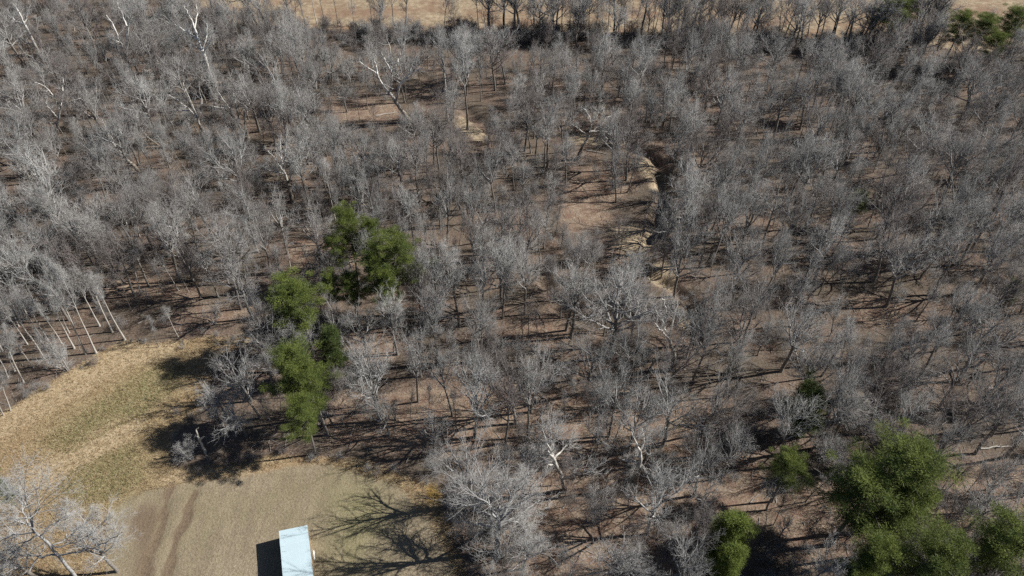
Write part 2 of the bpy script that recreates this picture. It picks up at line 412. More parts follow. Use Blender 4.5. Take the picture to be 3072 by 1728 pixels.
def kids(rng, p, r, n, t0, t1, ang, spread=12):
    """n children per parent polyline: start, direction, parameter, parent radius there"""
    M, K = p.shape[:2]
    tt = t0 + (t1 - t0) * (np.arange(n)[None] + rng.random((M, n))) / n
    x = tt * (K - 1); i = np.clip(x.astype(int), 0, K - 2); f = x - i
    mi = np.arange(M)[:, None]
    s = p[mi, i] * (1 - f[..., None]) + p[mi, i + 1] * f[..., None]
    tan = unit(p[mi, i + 1] - p[mi, i])
    rr = r[mi, i] * (1 - f) + r[mi, i + 1] * f
    ref = np.where(np.abs(tan[..., 2:3]) > 0.9, np.array([1.0, 0, 0]), np.array([0, 0, 1.0]))
    u = unit(np.cross(tan, ref)); v = np.cross(tan, u)
    az = rng.random((M, 1)) * 6.28 + np.arange(n)[None] * 2.4 + rng.normal(size=(M, n)) * 0.4
    a = np.radians(np.asarray(ang)[..., None] if np.ndim(ang) == 1 else ang) + rng.normal(size=(M, n)) * math.radians(spread)
    d = tan * np.cos(a)[..., None] + (u * np.cos(az)[..., None] + v * np.sin(az)[..., None]) * np.sin(a)[..., None]
    return s.reshape(-1, 3), d.reshape(-1, 3), tt.ravel(), rr.ravel(), np.repeat(np.arange(M), n)

def crown_from(rng, mb, limbs, lr, lL, n2, n3, n4, up=0.1, twig=0.95, tr=0.010, t0=0.22, ratio=0.5):
    """branches, branchlets and twigs along a set of limbs"""
    s, d, tt, rr, par = kids(rng, limbs, lr, n2, t0, 1.0, 40)
    L2 = np.maximum(lL[par] * ratio * (1.1 - 0.6 * tt) * rng.uniform(0.65, 1.35, len(par)), 0.8)
    p2 = grow(rng, s, d, L2, 6, 0.15, up); r2 = np.minimum(rr * 0.7, 0.016 * L2 + 0.022)[:, None] * np.linspace(1, 0.35, 6)[None]
    tubes(mb, p2, r2, 3)
    s, d, tt, rr, par = kids(rng, p2, r2, n3, 0.2, 1.0, 42)
    L3 = np.maximum(L2[par] * 0.48 * (1.1 - 0.5 * tt) * rng.uniform(0.6, 1.4, len(par)), 0.5)
    p3 = grow(rng, s, d, L3, 3, 0.2, up); r3 = np.maximum(rr * 0.6, 0.012)[:, None] * np.linspace(1, 0.6, 3)[None]
    tubes(mb, p3, r3, 3)
    s, d, tt, rr, par = kids(rng, p3, r3, n4, 0.15, 1.0, 38, 18)
    L4 = twig * rng.uniform(0.4, 1.2, len(par))
    p4 = grow(rng, s, d, L4, 2, 0.1, up); r4 = np.stack([np.full(len(L4), tr), np.zeros(len(L4))], 1)
    tubes(mb, p4, r4, 3, True)

def bare_tree(seed, H=18.0, r0=0.22, base=0.4, nl=9, R=4.5, low=52, high=18, n2=8, n3=6, n4=5, wander=0.035, limb_w=0.11, up=0.12,
              lead=0.6, tr=0.010, lean=0.02, stems=1, twig=0.95, ratio=0.5):
    """(trunk, crown) mesh builders of a leafless tree at the origin: a trunk that runs to lead*H and limbs that carry the crown on to H"""
    rng = np.random.default_rng(seed)
    tm, cm = MB(), MB()
    a = rng.random() * 6.28
    s = np.zeros((stems, 3)); dirs = []
    for k_ in range(stems):
        b_ = a + k_ * 6.28 / stems; f = 0.22 if stems > 1 else lean
        dirs.append((math.cos(b_) * f, math.sin(b_) * f, 1))
        s[k_] = (math.cos(b_) * 0.12 * (stems > 1), math.sin(b_) * 0.12 * (stems > 1), -0.5)
    tp = grow(rng, s, np.array(dirs), np.full(stems, H * lead + 0.5), 14, wander, 0.05)
    tl = np.linspace(0, 1, 14)
    trr = (r0 * (1 - 0.6 * lead * tl ** 0.9) + r0 * 0.4 * np.exp(-tl * 26))[None] * np.ones((stems, 1))
    if lead > 0.8: trr = trr * (1 - 0.55 * tl[None])
    tubes(tm, tp, trr, 7)
    per = max(3, nl // stems)
    s, d, tt, rr, par = kids(rng, tp, trr, per, base / lead, 0.995, np.zeros(stems) + 45, 4)
    k_ = np.clip((tt - base / lead) / (1 - base / lead), 0, 1)
    a_ = np.radians(low + (high - low) * k_ + rng.normal(size=len(k_)) * 6)
    hor = d.copy(); hor[:, 2] = 0; hor = unit(hor)
    d = hor * np.sin(a_)[:, None] + np.array([0, 0, 1.0]) * np.cos(a_)[:, None]
    room = np.maximum(H - s[:, 2], 1.0)
    L = np.minimum(R / np.maximum(np.sin(a_), 0.2), room / np.maximum(np.cos(a_), 0.35)) * rng.uniform(0.7, 1.15, len(k_))
    lp = grow(rng, s, d, L, 10, limb_w, up * 0.6); lr = np.minimum(rr * 0.72, 0.024 * L + 0.03)[:, None] * np.linspace(1, 0.25, 10)[None]
    tubes(cm, lp, lr, 5)
    crown_from(rng, cm, lp, lr, L, n2, n3, n4, up, twig, tr, 0.25, ratio)
    if lead > 0.8:
        crown_from(rng, cm, tp[:, 8:], trr[:, 8:], np.full(stems, R * 1.1), 6, n3, n4, up, twig, tr, 0.1, 0.55)
    return tm, cm

def pine(seed, H=20.0, R=3.2, base=0.45, nb=46, needles=190, clump=0.5, taper=0.8, per=3):
    rng = np.random.default_rng(seed)
    tm, cm = MB(), MB()
    tp = grow(rng, np.array([[0, 0, -0.5]]), np.array([[0.01, 0.01, 1]]), np.array([H + 0.2]), 14, 0.02, 0.05)
    tl = np.linspace(0, 1, 14); trr = (0.24 * (1 - 0.88 * tl))[None]
    tubes(tm, tp, trr, 7)
    s, d, tt, rr, par = kids(rng, tp, trr, nb, base, 0.985, 70)
    k_ = (tt - base) / (1 - base)
    prof = np.clip(np.minimum(0.45 + 2.2 * k_, 1.05 - taper * (k_ - 0.25)), 0.12, 1.0)
    L = R * prof * rng.uniform(0.35, 1.4, len(k_))
    hor = d.copy(); hor[:, 2] = 0; hor = unit(hor)
    d = hor + np.array([0, 0, 1])[None] * (0.05 + 0.7 * k_[:, None])
    bp_ = grow(rng, s, d, L, 5, 0.1, 0.06); br = np.minimum(rr * 0.5, 0.05)[:, None] * np.linspace(1, 0.3, 5)[None]
    tubes(tm, bp_, br, 4)
    # needle clumps along the outer branch
    tcl = rng.uniform(0.35, 1.05, (len(L), per)); x = np.clip(tcl, 0, 1) * 4; i = np.clip(x.astype(int), 0, 3); f = (x - i)[..., None]
    mi = np.arange(len(L))[:, None]
    c0 = (bp_[mi, i] * (1 - f) + bp_[mi, i + 1] * f + rng.normal(size=(len(L), per, 3)) * 0.22).reshape(-1, 3)
    c0 = np.concatenate([c0, tp[0, -1:] + np.array([[0, 0, 0.2]]), tp[0, -2:-1]])
    M = len(c0); size = clump * rng.uniform(0.65, 1.3, M)
    u = unit(rng.normal(size=(M, needles, 3))); rad = rng.random((M, needles, 1)) ** 0.5
    off = u * rad * size[:, None, None] * np.array([1.15, 1.15, 0.62])
    o = c0[:, None] + off
    dr = unit(u + np.array([0, 0, 0.35]) + rng.normal(size=u.shape) * 0.5)
    Ln = rng.uniform(0.16, 0.36, (M, needles, 1))
    sd = unit(np.cross(dr, rng.normal(size=dr.shape))) * 0.024
    v = np.stack([o - sd, o + sd, o + dr * Ln], 2).reshape(-1, 3)
    cm.add(v, None, np.arange(len(v)).reshape(-1, 3))
    return tm, cm

VAR = {}
def variant(key, builder, bark, leaf, H, R):
    tm, cm = builder
    a, c_ = tm.mesh(key + "_trunk", True), cm.mesh(key + "_crown", True)
    a.materials.append(bark); c_.materials.append(leaf)
    vv = np.concatenate(cm.v); c0 = np.median(vv[:, :2], axis=0); R = float(np.percentile(np.hypot(vv[:, 0] - c0[0], vv[:, 1] - c0[1]), 92))
    VAR.setdefault(key.rsplit("_", 1)[0], []).append((a, c_, H, R))

for k_ in range(6):
    variant(f"broad_{k_}", bare_tree(100 + k_, 17, 0.31, (0.36, 0.42, 0.3, 0.45, 0.4, 0.38)[k_], (9, 10, 8, 9, 9, 7)[k_], 5.0, (56, 50, 62, 46, 54, 60)[k_], 14, (8, 9, 8, 7, 8, 9)[k_], 7, 4, limb_w=(0.12, 0.1, 0.14, 0.1, 0.12, 0.17)[k_],
            lead=(0.55, 0.6, 0.5, 0.64, 0.6, 0.54)[k_], tr=0.0095), M_BARK, (M_PALE, M_PALE, M_TWIG, M_TWIG, M_BROWN, M_TWIG)[k_], 17, 5.0)
for k_ in range(4):
    variant(f"tall_{k_}", bare_tree(200 + k_, 20, 0.28, 0.45, 9, 3.2, 45, 16, 8, 6, 5, lead=(0.7, 0.62, 0.9, 0.66)[k_]), M_BARK, M_TWIG if k_ % 2 else M_PALE, 20, 3.2)
for k_ in range(4):
    variant(f"slim_{k_}", bare_tree(300 + k_, 17, 0.16, 0.42, 8, 1.9, 40, 14, 7, 6, 4, wander=0.03, lead=0.9 if k_ % 2 else 0.7), M_BARK, M_TWIG if k_ % 2 else M_BROWN, 17, 2.0)
for k_ in range(4):
    variant(f"birch_{k_}", bare_tree(350 + k_, 20, 0.25, 0.5, 9, 2.0, 36, 14, 7, 6, 4, wander=0.03, lead=0.9 if k_ % 2 else 0.75), M_DEAD, M_PALE if k_ % 2 else M_TWIG, 20, 2.3)
for k_ in range(4):
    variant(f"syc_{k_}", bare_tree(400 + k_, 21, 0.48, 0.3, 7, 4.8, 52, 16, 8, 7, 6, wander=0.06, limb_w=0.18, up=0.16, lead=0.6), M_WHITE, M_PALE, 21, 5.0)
for k_ in range(4):
    variant(f"young_{k_}", bare_tree(500 + k_, 10, 0.055, 0.25, 8, 1.5, 40, 18, 5, 4, 4, twig=0.8, lead=0.85), M_BARK, M_BROWN if k_ % 2 else M_TWIG, 10, 1.7)
for k_ in range(3):
    variant(f"shrub_{k_}", bare_tree(600 + k_, 3.2, 0.03, 0.15, 16, 1.2, 50, 25, 4, 4, 4, stems=4, twig=0.6, lead=0.6), M_BROWN, (M_BROWN, M_TWIG, M_TWIG)[k_], 3.2, 1.6)
for k_ in range(2):
    variant(f"multi_{k_}", bare_tree(650 + k_, 9, 0.09, 0.2, 20, 2.6, 40, 18, 6, 5, 5, stems=5, lead=0.6), M_PALE, M_PALE, 9, 3.6)
for k_ in range(4):
    variant(f"pine_{k_}", pine(700 + k_, 20, 4.2, 0.5, 66, 190, 0.62), M_BARK, M_PINE, 20, 3.3)
variant("column_0", pine(720, 13, 1.9, 0.12, 46, 210, 0.5, 0.7), M_BARK, M_LIME, 13, 1.9)
variant("cedar_0", pine(730, 11, 1.9, 0.2, 36, 180, 0.5, 0.75), M_BARK, M_CEDAR, 11, 1.9)

TREES = []      # dicts: root, kind, px, py, look, label
def place(kind, g, h, wid=1.0, lean=(0, 0), v=None, label=None, look=None, rot=None):
    """a tree of its own: Empty + trunk + crown"""
    lst = VAR[kind]; v = RNG.integers(len(lst)) if v is None else v
    a, c_, H0, R0 = lst[v % len(lst)]
    cat = {"pine": "pine tree", "column": "evergreen tree", "cedar": "cedar tree", "syc": "sycamore tree", "multi": "shrub"}.get(kind, "tree")
    nm = {"pine": "pine_tree", "column": "evergreen_tree", "cedar": "cedar_tree", "syc": "sycamore_tree", "birch": "bare_tree", "multi": "bare_shrub"}.get(kind, "bare_tree")
    root = link(nm, None); root.empty_display_size = 0.5
    root.location = (g[0], g[1], float(ground_z(g[0], g[1])))
    s = h / H0
    wxy = s * wid
    root.rotation_euler = (-lean[1], lean[0], 0)
    rz = RNG.random() * 6.28 if rot is None else rot
    for part, me in (("trunk", a), ("crown", c_)):
        o = link(part, me, root); o.rotation_euler = (0, 0, rz); o.scale = (wxy, wxy, s)
    px, py, dep = proj(np.array([g[0], g[1], 0.0]))
    d_ = dict(root=root, kind=kind, px=float(px), py=float(py), x=g[0], y=g[1], h=h, r=R0 * wxy, label=label, look=look, cat=cat)
    TREES.append(d_)
    return d_

def stem(kind, b, tp, label=None, hs=1.12, wid=1.0, v=None, look=None):
    """a tree from the pixels of its base and of its upper stem"""
    g = P(*b)
    lo, hi = 0.5, 60.0
    for _ in range(40):
        mid = (lo + hi) / 2
        if proj(g + np.array([0, 0, mid]))[1] > tp[1]: lo = mid
        else: hi = mid
    h = lo
    px, _, dep = proj(g + np.array([0, 0, h]))
    lx = math.atan2((tp[0] - px) * dep / FPX, h)
    h = min(max(h * hs, 4.0), 30)
    if tp[1] < 40: h = max(h, RNG.uniform(15, 21))
    return place(kind, g, h, wid * min(1.0, max(0.75, 16 / h)) if kind != "pine" else wid, (max(-0.6, min(0.6, lx)), RNG.normal() * 0.03), v, label, look)

def crown(kind, c0, rad, h=None, label=None, v=None, frac=0.66, look=None):
    """a tree from the pixel centre and radius of its crown"""
    h = h or {"broad": 16.5, "tall": 19, "pine": 18, "multi": 7, "syc": 19, "column": 12, "cedar": 10}.get(kind, 15)
    g = P(c0[0], c0[1], h * frac); dep = proj(g)[2]
    a, c_, H0, R0 = VAR[kind][0]
    wid = (0.97 if kind == "pine" else 1.2) * rad * dep / FPX / (R0 * h / H0)
    return place(kind, g, h, wid, (RNG.normal() * 0.03, RNG.normal() * 0.03), v, label, look)

# ------------------------------------------------------------------ hero trees: trunk and limbs drawn after the photograph, each limb a part
def resample(p, n, rng, jit):
    p = np.array(p, float); s = np.r_[0, np.cumsum(np.linalg.norm(np.diff(p, axis=0), axis=1))]
    u = np.linspace(0, s[-1], n)
    q = np.stack([np.interp(u, s, p[:, k_]) for k_ in range(3)], 1)
    q[1:-1] += rng.normal(size=(n - 2, 3)) * jit
    return q, s[-1]

def hero(name, cat, label, seed, base, trunk, limbs, r0, bark, leaf, dens=(8, 7, 6), twigs=True, up=0.1, tr=0.010):
    rng = np.random.default_rng(seed)
    g = P(*base); gz = float(ground_z(g[0], g[1]))
    root = link(name, None); root.location = (g[0], g[1], gz)
    rel = lambda q, off=0.0: on_plane(q[0], q[1], g[1] + off) - np.array([g[0], g[1], 0])
    tp, L = resample([np.array([0, 0, -0.4])] + [rel(q) for q in trunk], 14, rng, 0.05)
    r0 = r0 * (1.9 if bark is M_WHITE else 1.5)
    tl = np.linspace(0, 1, 14); tr_ = r0 * (1 - 0.5 * tl) + r0 * 0.4 * np.exp(-tl * 24)
    mb = MB(); tubes(mb, tp[None], tr_[None], 8)
    o = link("trunk", mb.mesh("trunk", True), root, bark)
    lps, lrs, lLs = [], [], []
    for li in limbs:
        w_ = rng.uniform(-0.5, 0.5)
        p0 = rel(li[0]); pts_ = [p0]
        span = 0
        for q in li[1:]:
            span = abs(rel(q)[0] - p0[0]) + abs(rel(q)[2] - p0[2])
            pts_.append(rel(q, w_ * span))
        k_ = np.argmin(np.linalg.norm(tp - p0, axis=1)); rb = max(tr_[k_] * 0.72, 0.06)
        q, L = resample(pts_, 11, rng, 0.1 * min(1, L / 6))
        r = rb * np.linspace(1, 0.3, 11)
        m_ = MB(); tubes(m_, q[None], r[None], 6)
        link("limb", m_.mesh("limb", True), root, bark)
        lps.append(q); lrs.append(r); lLs.append(L)
    if twigs:
        cm = MB()
        crown_from(rng, cm, np.array(lps), np.array(lrs), np.array(lLs), dens[0], dens[1], dens[2], up, 0.95, tr, 0.25, 0.42)
        link("crown", cm.mesh("crown", True), root, leaf)
    tag(root, label, cat)
    zt = max(float(np.max(q[:, 2])) for q in lps)
    TREES.append(dict(root=root, kind="hero", px=base[0], py=base[1], x=g[0], y=g[1], h=zt, r=4.0, label=label, look=None, cat=cat))
    return root

def Z(x0, y0, s, L): return [(x0 + s * a, y0 + s * b_) for a, b_ in L]
z2 = lambda L: Z(900, 100, 0.276, L)
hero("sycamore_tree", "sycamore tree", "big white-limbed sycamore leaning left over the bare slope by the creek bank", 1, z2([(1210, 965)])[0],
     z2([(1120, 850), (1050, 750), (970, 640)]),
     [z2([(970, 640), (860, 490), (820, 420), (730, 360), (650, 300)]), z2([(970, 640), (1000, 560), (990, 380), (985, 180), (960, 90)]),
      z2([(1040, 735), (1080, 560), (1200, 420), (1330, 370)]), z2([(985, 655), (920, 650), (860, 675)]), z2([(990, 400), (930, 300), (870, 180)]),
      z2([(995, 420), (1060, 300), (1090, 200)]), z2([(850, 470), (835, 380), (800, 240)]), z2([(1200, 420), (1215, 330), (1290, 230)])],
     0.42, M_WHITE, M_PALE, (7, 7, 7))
z3 = lambda L: Z(0, 1380, 0.1932, L)
hero("sycamore_tree", "sycamore tree", "large pale-limbed sycamore cut off by the bottom left corner", 2, (300, 1800),
     z3([(1250, 1900), (900, 1480), (790, 1330), (530, 1110)]),
     [z3([(530, 1110), (430, 1000), (220, 950), (0, 900), (-150, 850)]), z3([(480, 1000), (370, 850), (340, 700), (240, 540), (140, 340)]),
      z3([(530, 1080), (510, 900), (600, 720), (560, 520), (480, 360)]), z3([(560, 1130), (280, 1140), (100, 1210), (-100, 1300)]),
      z3([(640, 1170), (800, 1000), (1000, 880), (1100, 720)]), z3([(790, 1330), (1000, 1240), (1250, 1050), (1480, 760)]),
      z3([(800, 1340), (1150, 1300), (1500, 1080), (1750, 880)]), z3([(900, 1480), (1250, 1420), (1600, 1300), (1900, 1120)]),
      z3([(600, 1150), (420, 1260), (200, 1330), (50, 1400)]), z3([(900, 1480), (600, 1500), (300, 1480), (100, 1560)]),
      z3([(550, 1120), (420, 700), (380, 480), (290, 270)])], 0.19, M_PALE, M_PALE, (12, 9, 9))
t00 = lambda L: [N(0, 0, *q) for q in L]; t10 = lambda L: [N(1, 0, *q) for q in L]; t20 = lambda L: [N(2, 0, *q) for q in L]
t01 = lambda L: [N(0, 1, *q) for q in L]; t11 = lambda L: [N(1, 1, *q) for q in L]; t21 = lambda L: [N(2, 1, *q) for q in L]
t02 = lambda L: [N(0, 2, *q) for q in L]; t12 = lambda L: [N(1, 2, *q) for q in L]; t22 = lambda L: [N(2, 2, *q) for q in L]
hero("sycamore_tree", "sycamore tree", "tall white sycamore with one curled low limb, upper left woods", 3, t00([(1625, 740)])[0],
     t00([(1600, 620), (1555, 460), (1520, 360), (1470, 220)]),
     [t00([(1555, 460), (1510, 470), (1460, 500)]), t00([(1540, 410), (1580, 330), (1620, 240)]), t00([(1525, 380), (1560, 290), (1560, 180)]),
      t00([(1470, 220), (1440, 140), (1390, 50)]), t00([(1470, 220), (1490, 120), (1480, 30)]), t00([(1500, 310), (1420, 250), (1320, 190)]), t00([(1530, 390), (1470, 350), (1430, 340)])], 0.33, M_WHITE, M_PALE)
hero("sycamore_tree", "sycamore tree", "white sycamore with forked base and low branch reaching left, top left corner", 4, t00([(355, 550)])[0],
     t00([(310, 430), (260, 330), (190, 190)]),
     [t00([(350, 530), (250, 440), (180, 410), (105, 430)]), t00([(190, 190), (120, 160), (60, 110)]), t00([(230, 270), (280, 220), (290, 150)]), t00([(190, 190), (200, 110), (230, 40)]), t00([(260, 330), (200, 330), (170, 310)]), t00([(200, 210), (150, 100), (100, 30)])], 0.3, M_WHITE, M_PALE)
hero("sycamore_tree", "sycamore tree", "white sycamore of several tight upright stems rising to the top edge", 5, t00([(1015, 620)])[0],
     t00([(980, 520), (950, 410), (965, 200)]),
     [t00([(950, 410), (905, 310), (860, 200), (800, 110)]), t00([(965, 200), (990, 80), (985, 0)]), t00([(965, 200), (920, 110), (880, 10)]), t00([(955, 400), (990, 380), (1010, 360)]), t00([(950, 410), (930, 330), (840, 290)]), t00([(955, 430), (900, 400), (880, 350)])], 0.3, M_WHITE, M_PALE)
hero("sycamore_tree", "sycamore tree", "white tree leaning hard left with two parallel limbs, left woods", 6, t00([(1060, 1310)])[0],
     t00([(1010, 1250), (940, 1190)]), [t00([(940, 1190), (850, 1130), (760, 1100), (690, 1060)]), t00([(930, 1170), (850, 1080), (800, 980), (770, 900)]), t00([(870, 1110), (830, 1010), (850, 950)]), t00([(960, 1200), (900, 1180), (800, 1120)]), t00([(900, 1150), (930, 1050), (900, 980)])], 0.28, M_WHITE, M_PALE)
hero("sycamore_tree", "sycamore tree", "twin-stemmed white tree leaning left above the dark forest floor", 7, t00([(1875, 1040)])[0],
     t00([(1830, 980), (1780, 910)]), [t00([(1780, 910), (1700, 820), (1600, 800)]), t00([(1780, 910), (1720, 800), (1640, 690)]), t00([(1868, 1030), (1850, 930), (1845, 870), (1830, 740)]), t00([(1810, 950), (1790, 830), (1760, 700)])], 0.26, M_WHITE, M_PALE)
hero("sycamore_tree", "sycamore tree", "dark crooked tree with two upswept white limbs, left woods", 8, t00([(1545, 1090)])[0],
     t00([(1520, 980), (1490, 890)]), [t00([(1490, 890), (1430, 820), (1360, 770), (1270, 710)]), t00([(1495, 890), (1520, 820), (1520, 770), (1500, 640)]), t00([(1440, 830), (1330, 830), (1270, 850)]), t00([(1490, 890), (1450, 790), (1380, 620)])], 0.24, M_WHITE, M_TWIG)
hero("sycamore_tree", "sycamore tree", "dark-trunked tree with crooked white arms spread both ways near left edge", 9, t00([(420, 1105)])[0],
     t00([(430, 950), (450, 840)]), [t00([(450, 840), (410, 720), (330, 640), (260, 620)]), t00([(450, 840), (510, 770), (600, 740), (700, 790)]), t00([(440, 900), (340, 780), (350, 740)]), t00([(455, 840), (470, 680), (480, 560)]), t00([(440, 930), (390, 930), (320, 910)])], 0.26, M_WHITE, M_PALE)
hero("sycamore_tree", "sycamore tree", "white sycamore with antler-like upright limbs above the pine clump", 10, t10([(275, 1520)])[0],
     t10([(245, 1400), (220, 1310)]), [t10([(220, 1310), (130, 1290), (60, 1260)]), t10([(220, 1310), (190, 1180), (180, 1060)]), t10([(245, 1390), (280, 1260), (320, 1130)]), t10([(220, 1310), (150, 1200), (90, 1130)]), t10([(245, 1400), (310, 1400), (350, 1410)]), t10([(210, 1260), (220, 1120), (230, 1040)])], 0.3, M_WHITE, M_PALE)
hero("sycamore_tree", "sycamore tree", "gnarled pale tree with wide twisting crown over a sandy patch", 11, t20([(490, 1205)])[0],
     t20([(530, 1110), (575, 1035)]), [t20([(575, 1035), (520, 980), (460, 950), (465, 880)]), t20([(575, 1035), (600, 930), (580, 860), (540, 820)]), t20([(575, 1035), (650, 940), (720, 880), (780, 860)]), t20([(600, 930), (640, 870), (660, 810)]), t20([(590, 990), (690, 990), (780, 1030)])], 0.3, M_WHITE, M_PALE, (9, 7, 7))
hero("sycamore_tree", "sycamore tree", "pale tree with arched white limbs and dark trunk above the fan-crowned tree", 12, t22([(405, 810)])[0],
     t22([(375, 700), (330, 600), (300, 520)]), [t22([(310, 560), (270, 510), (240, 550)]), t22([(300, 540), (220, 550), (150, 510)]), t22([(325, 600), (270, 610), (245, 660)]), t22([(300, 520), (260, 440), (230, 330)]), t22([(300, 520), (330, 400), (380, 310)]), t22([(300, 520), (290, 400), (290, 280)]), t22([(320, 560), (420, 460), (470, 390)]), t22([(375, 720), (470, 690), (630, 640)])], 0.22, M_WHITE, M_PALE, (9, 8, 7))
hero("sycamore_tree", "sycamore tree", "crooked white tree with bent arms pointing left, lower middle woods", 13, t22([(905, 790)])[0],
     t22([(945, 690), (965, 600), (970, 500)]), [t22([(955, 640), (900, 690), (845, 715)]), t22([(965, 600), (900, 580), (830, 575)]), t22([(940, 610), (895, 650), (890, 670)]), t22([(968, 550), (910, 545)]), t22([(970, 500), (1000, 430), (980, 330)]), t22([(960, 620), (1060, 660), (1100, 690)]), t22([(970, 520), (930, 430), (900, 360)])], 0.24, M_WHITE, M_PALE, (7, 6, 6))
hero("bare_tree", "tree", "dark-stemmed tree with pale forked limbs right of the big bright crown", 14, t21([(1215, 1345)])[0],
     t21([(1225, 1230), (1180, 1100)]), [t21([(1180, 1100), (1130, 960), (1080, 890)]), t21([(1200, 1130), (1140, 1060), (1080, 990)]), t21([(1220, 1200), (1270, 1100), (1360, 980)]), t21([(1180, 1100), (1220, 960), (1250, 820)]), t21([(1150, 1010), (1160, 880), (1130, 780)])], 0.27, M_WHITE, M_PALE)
hero("bare_tree", "tree", "tree with a white broken side branch standing by the dark gully curve", 15, t21([(448, 1095)])[0],
     t21([(465, 960), (478, 845)]), [t21([(478, 845), (440, 850), (390, 860)]), t21([(470, 840), (450, 810), (455, 795), (400, 740)]), t21([(478, 845), (520, 740), (530, 640)]), t21([(478, 850), (430, 740), (330, 660)]), t21([(480, 840), (450, 700), (430, 600)])], 0.22, M_BARK, M_PALE)
hero("dead_tree", "dead tree", "white dead snag standing in the pine shadow beside the clearing", 16, t02([(1550, 520)])[0],
     t02([(1520, 450), (1495, 400), (1478, 345)]), [t02([(1500, 405), (1475, 395), (1455, 430)]), t02([(1510, 420), (1530, 400), (1545, 395)]), t02([(1495, 395), (1480, 385), (1465, 400)]), t02([(1478, 345), (1490, 335), (1500, 325)])], 0.15, M_DEAD, M_DEAD, twigs=False)
hero("bare_tree", "tree", "bright grey tree with long left-reaching lower limb behind the grassy clearing", 17, t01([(1815, 770)])[0],
     t01([(1790, 660), (1740, 570)]), [t01([(1740, 570), (1640, 620), (1560, 690)]), t01([(1740, 570), (1600, 400), (1500, 300)]), t01([(1740, 560), (1660, 350), (1600, 210)]), t01([(1745, 560), (1730, 330), (1700, 180)]), t01([(1750, 570), (1800, 380), (1850, 260)]), t01([(1790, 640), (1820, 520), (1890, 420)]), t01([(1740, 570), (1620, 530), (1480, 520)]), t01([(1745, 560), (1690, 400), (1560, 240)])], 0.3, M_BARK, M_PALE, (10, 8, 8))
hero("bare_tree", "tree", "large fan-crowned grey tree at right edge of the mown field", 18, (1494, 1655),
     [(1490, 1600), (1500, 1560)], [[(1500, 1560), (1440, 1530), (1390, 1500), (1340, 1490)], [(1500, 1560), (1460, 1490), (1420, 1440)], [(1500, 1560), (1500, 1470), (1480, 1410)], [(1500, 1560), (1550, 1480), (1570, 1420)], [(1495, 1580), (1560, 1540), (1620, 1500)], [(1495, 1580), (1420, 1570), (1360, 1560)], [(1500, 1570), (1540, 1560), (1580, 1590)], [(1500, 1560), (1470, 1520), (1400, 1460)], [(1500, 1560), (1530, 1500), (1520, 1430)], [(1500, 1565), (1450, 1500), (1370, 1450)], [(1500, 1565), (1560, 1510), (1600, 1450)]], 0.33, M_PALE, M_PALE, (13, 9, 8), tr=0.012)

# ------------------------------------------------------------------ trees read one by one from the photograph
def stems(tile, rows):
    for r in rows:
        kind, bx, by, tx, ty = r[:5]; kw = r[5] if len(r) > 5 else {}
        stem(kind, N(*tile, bx, by), N(*tile, tx, ty), **kw)
def crowns(tile, rows):
    for r in rows:
        kind, cx, cy, rad = r[:4]; kw = r[4] if len(r) > 4 else {}
        crown(kind, N(*tile, cx, cy), rad * 0.3975, **kw)
stems((0, 0), [("tall", 470, 480, 385, 120), ("birch", 985, 600, 840, 290), ("birch", 1140, 600, 1080, 380), ("slim", 1735, 610, 1640, 220), ("birch", 1850, 200, 1780, 0),
               ("broad", 380, 1110, 200, 830), ("tall", 1230, 1085, 1040, 820), ("syc", 1195, 1095, 960, 860), ("slim", 1560, 1449, 1520, 1200), ("birch", 1490, 1430, 1430, 1180),
               ("syc", 480, 1430, 370, 1230), ("birch", 250, 1350, 130, 1130), ("birch", 310, 1440, 150, 1150), ("slim", 1250, 300, 1250, 130), ("birch", 400, 1130, 310, 940), ("birch", 560, 230, 530, 20)])
crowns((0, 0), [("broad", 1130, 330, 140), ("broad", 1760, 1250, 190), ("broad", 1600, 200, 120, dict(h=14)), ("broad", 480, 600, 130), ("broad", 60, 250, 120), ("broad", 330, 1330, 170), ("broad", 90, 1100, 150),
                ("broad", 1080, 760, 150), ("broad", 620, 160, 130), ("broad", 1850, 430, 130), ("tall", 880, 1080, 100), ("broad", 1880, 720, 150), ("broad", 1330, 60, 110), ("broad", 120, 760, 150)])
stems((1, 0), [("birch", 390, 240, 340, 0), ("tall", 530, 230, 500, 0, dict(wid=0.75)), ("tall", 762, 352, 705, 0, dict(hs=1.3, wid=0.6, label="tall straight single trunk crossing the dark strip before the far field", look="x")), ("birch", 460, 180, 425, 0), ("tall", 620, 210, 610, 60, dict(wid=0.75)),
               ("tall", 880, 190, 860, 0, dict(wid=0.75)), ("tall", 1042, 270, 1020, 0, dict(wid=0.75)), ("tall", 940, 330, 920, 0, dict(wid=0.75)), ("tall", 1415, 215, 1430, 40, dict(wid=0.75)), ("tall", 1680, 240, 1665, 0, dict(wid=0.75)), ("tall", 1770, 235, 1750, 20, dict(wid=0.75)),
               ("syc", 210, 650, 150, 180, dict(wid=0.6)), ("tall", 345, 800, 280, 260), ("slim", 435, 690, 430, 280), ("slim", 1130, 740, 1130, 240), ("birch", 1450, 910, 1420, 330, dict(wid=1.2)),
               ("tall", 1490, 885, 1520, 330, dict(wid=1.2)), ("tall", 1595, 975, 1600, 330, dict(wid=1.25)), ("slim", 1745, 1110, 1770, 820), ("syc", 245, 1090, 30, 500), ("slim", 400, 1000, 380, 760),
               ("slim", 785, 920, 745, 680), ("slim", 690, 905, 660, 680), ("slim", 900, 1005, 880, 800), ("slim", 570, 1000, 550, 800), ("birch", 540, 1470, 480, 1180), ("birch", 625, 1500, 575, 1150),
               ("slim", 990, 1470, 970, 1020), ("slim", 1110, 1310, 1085, 1040), ("birch", 1225, 1440, 1210, 1180)])
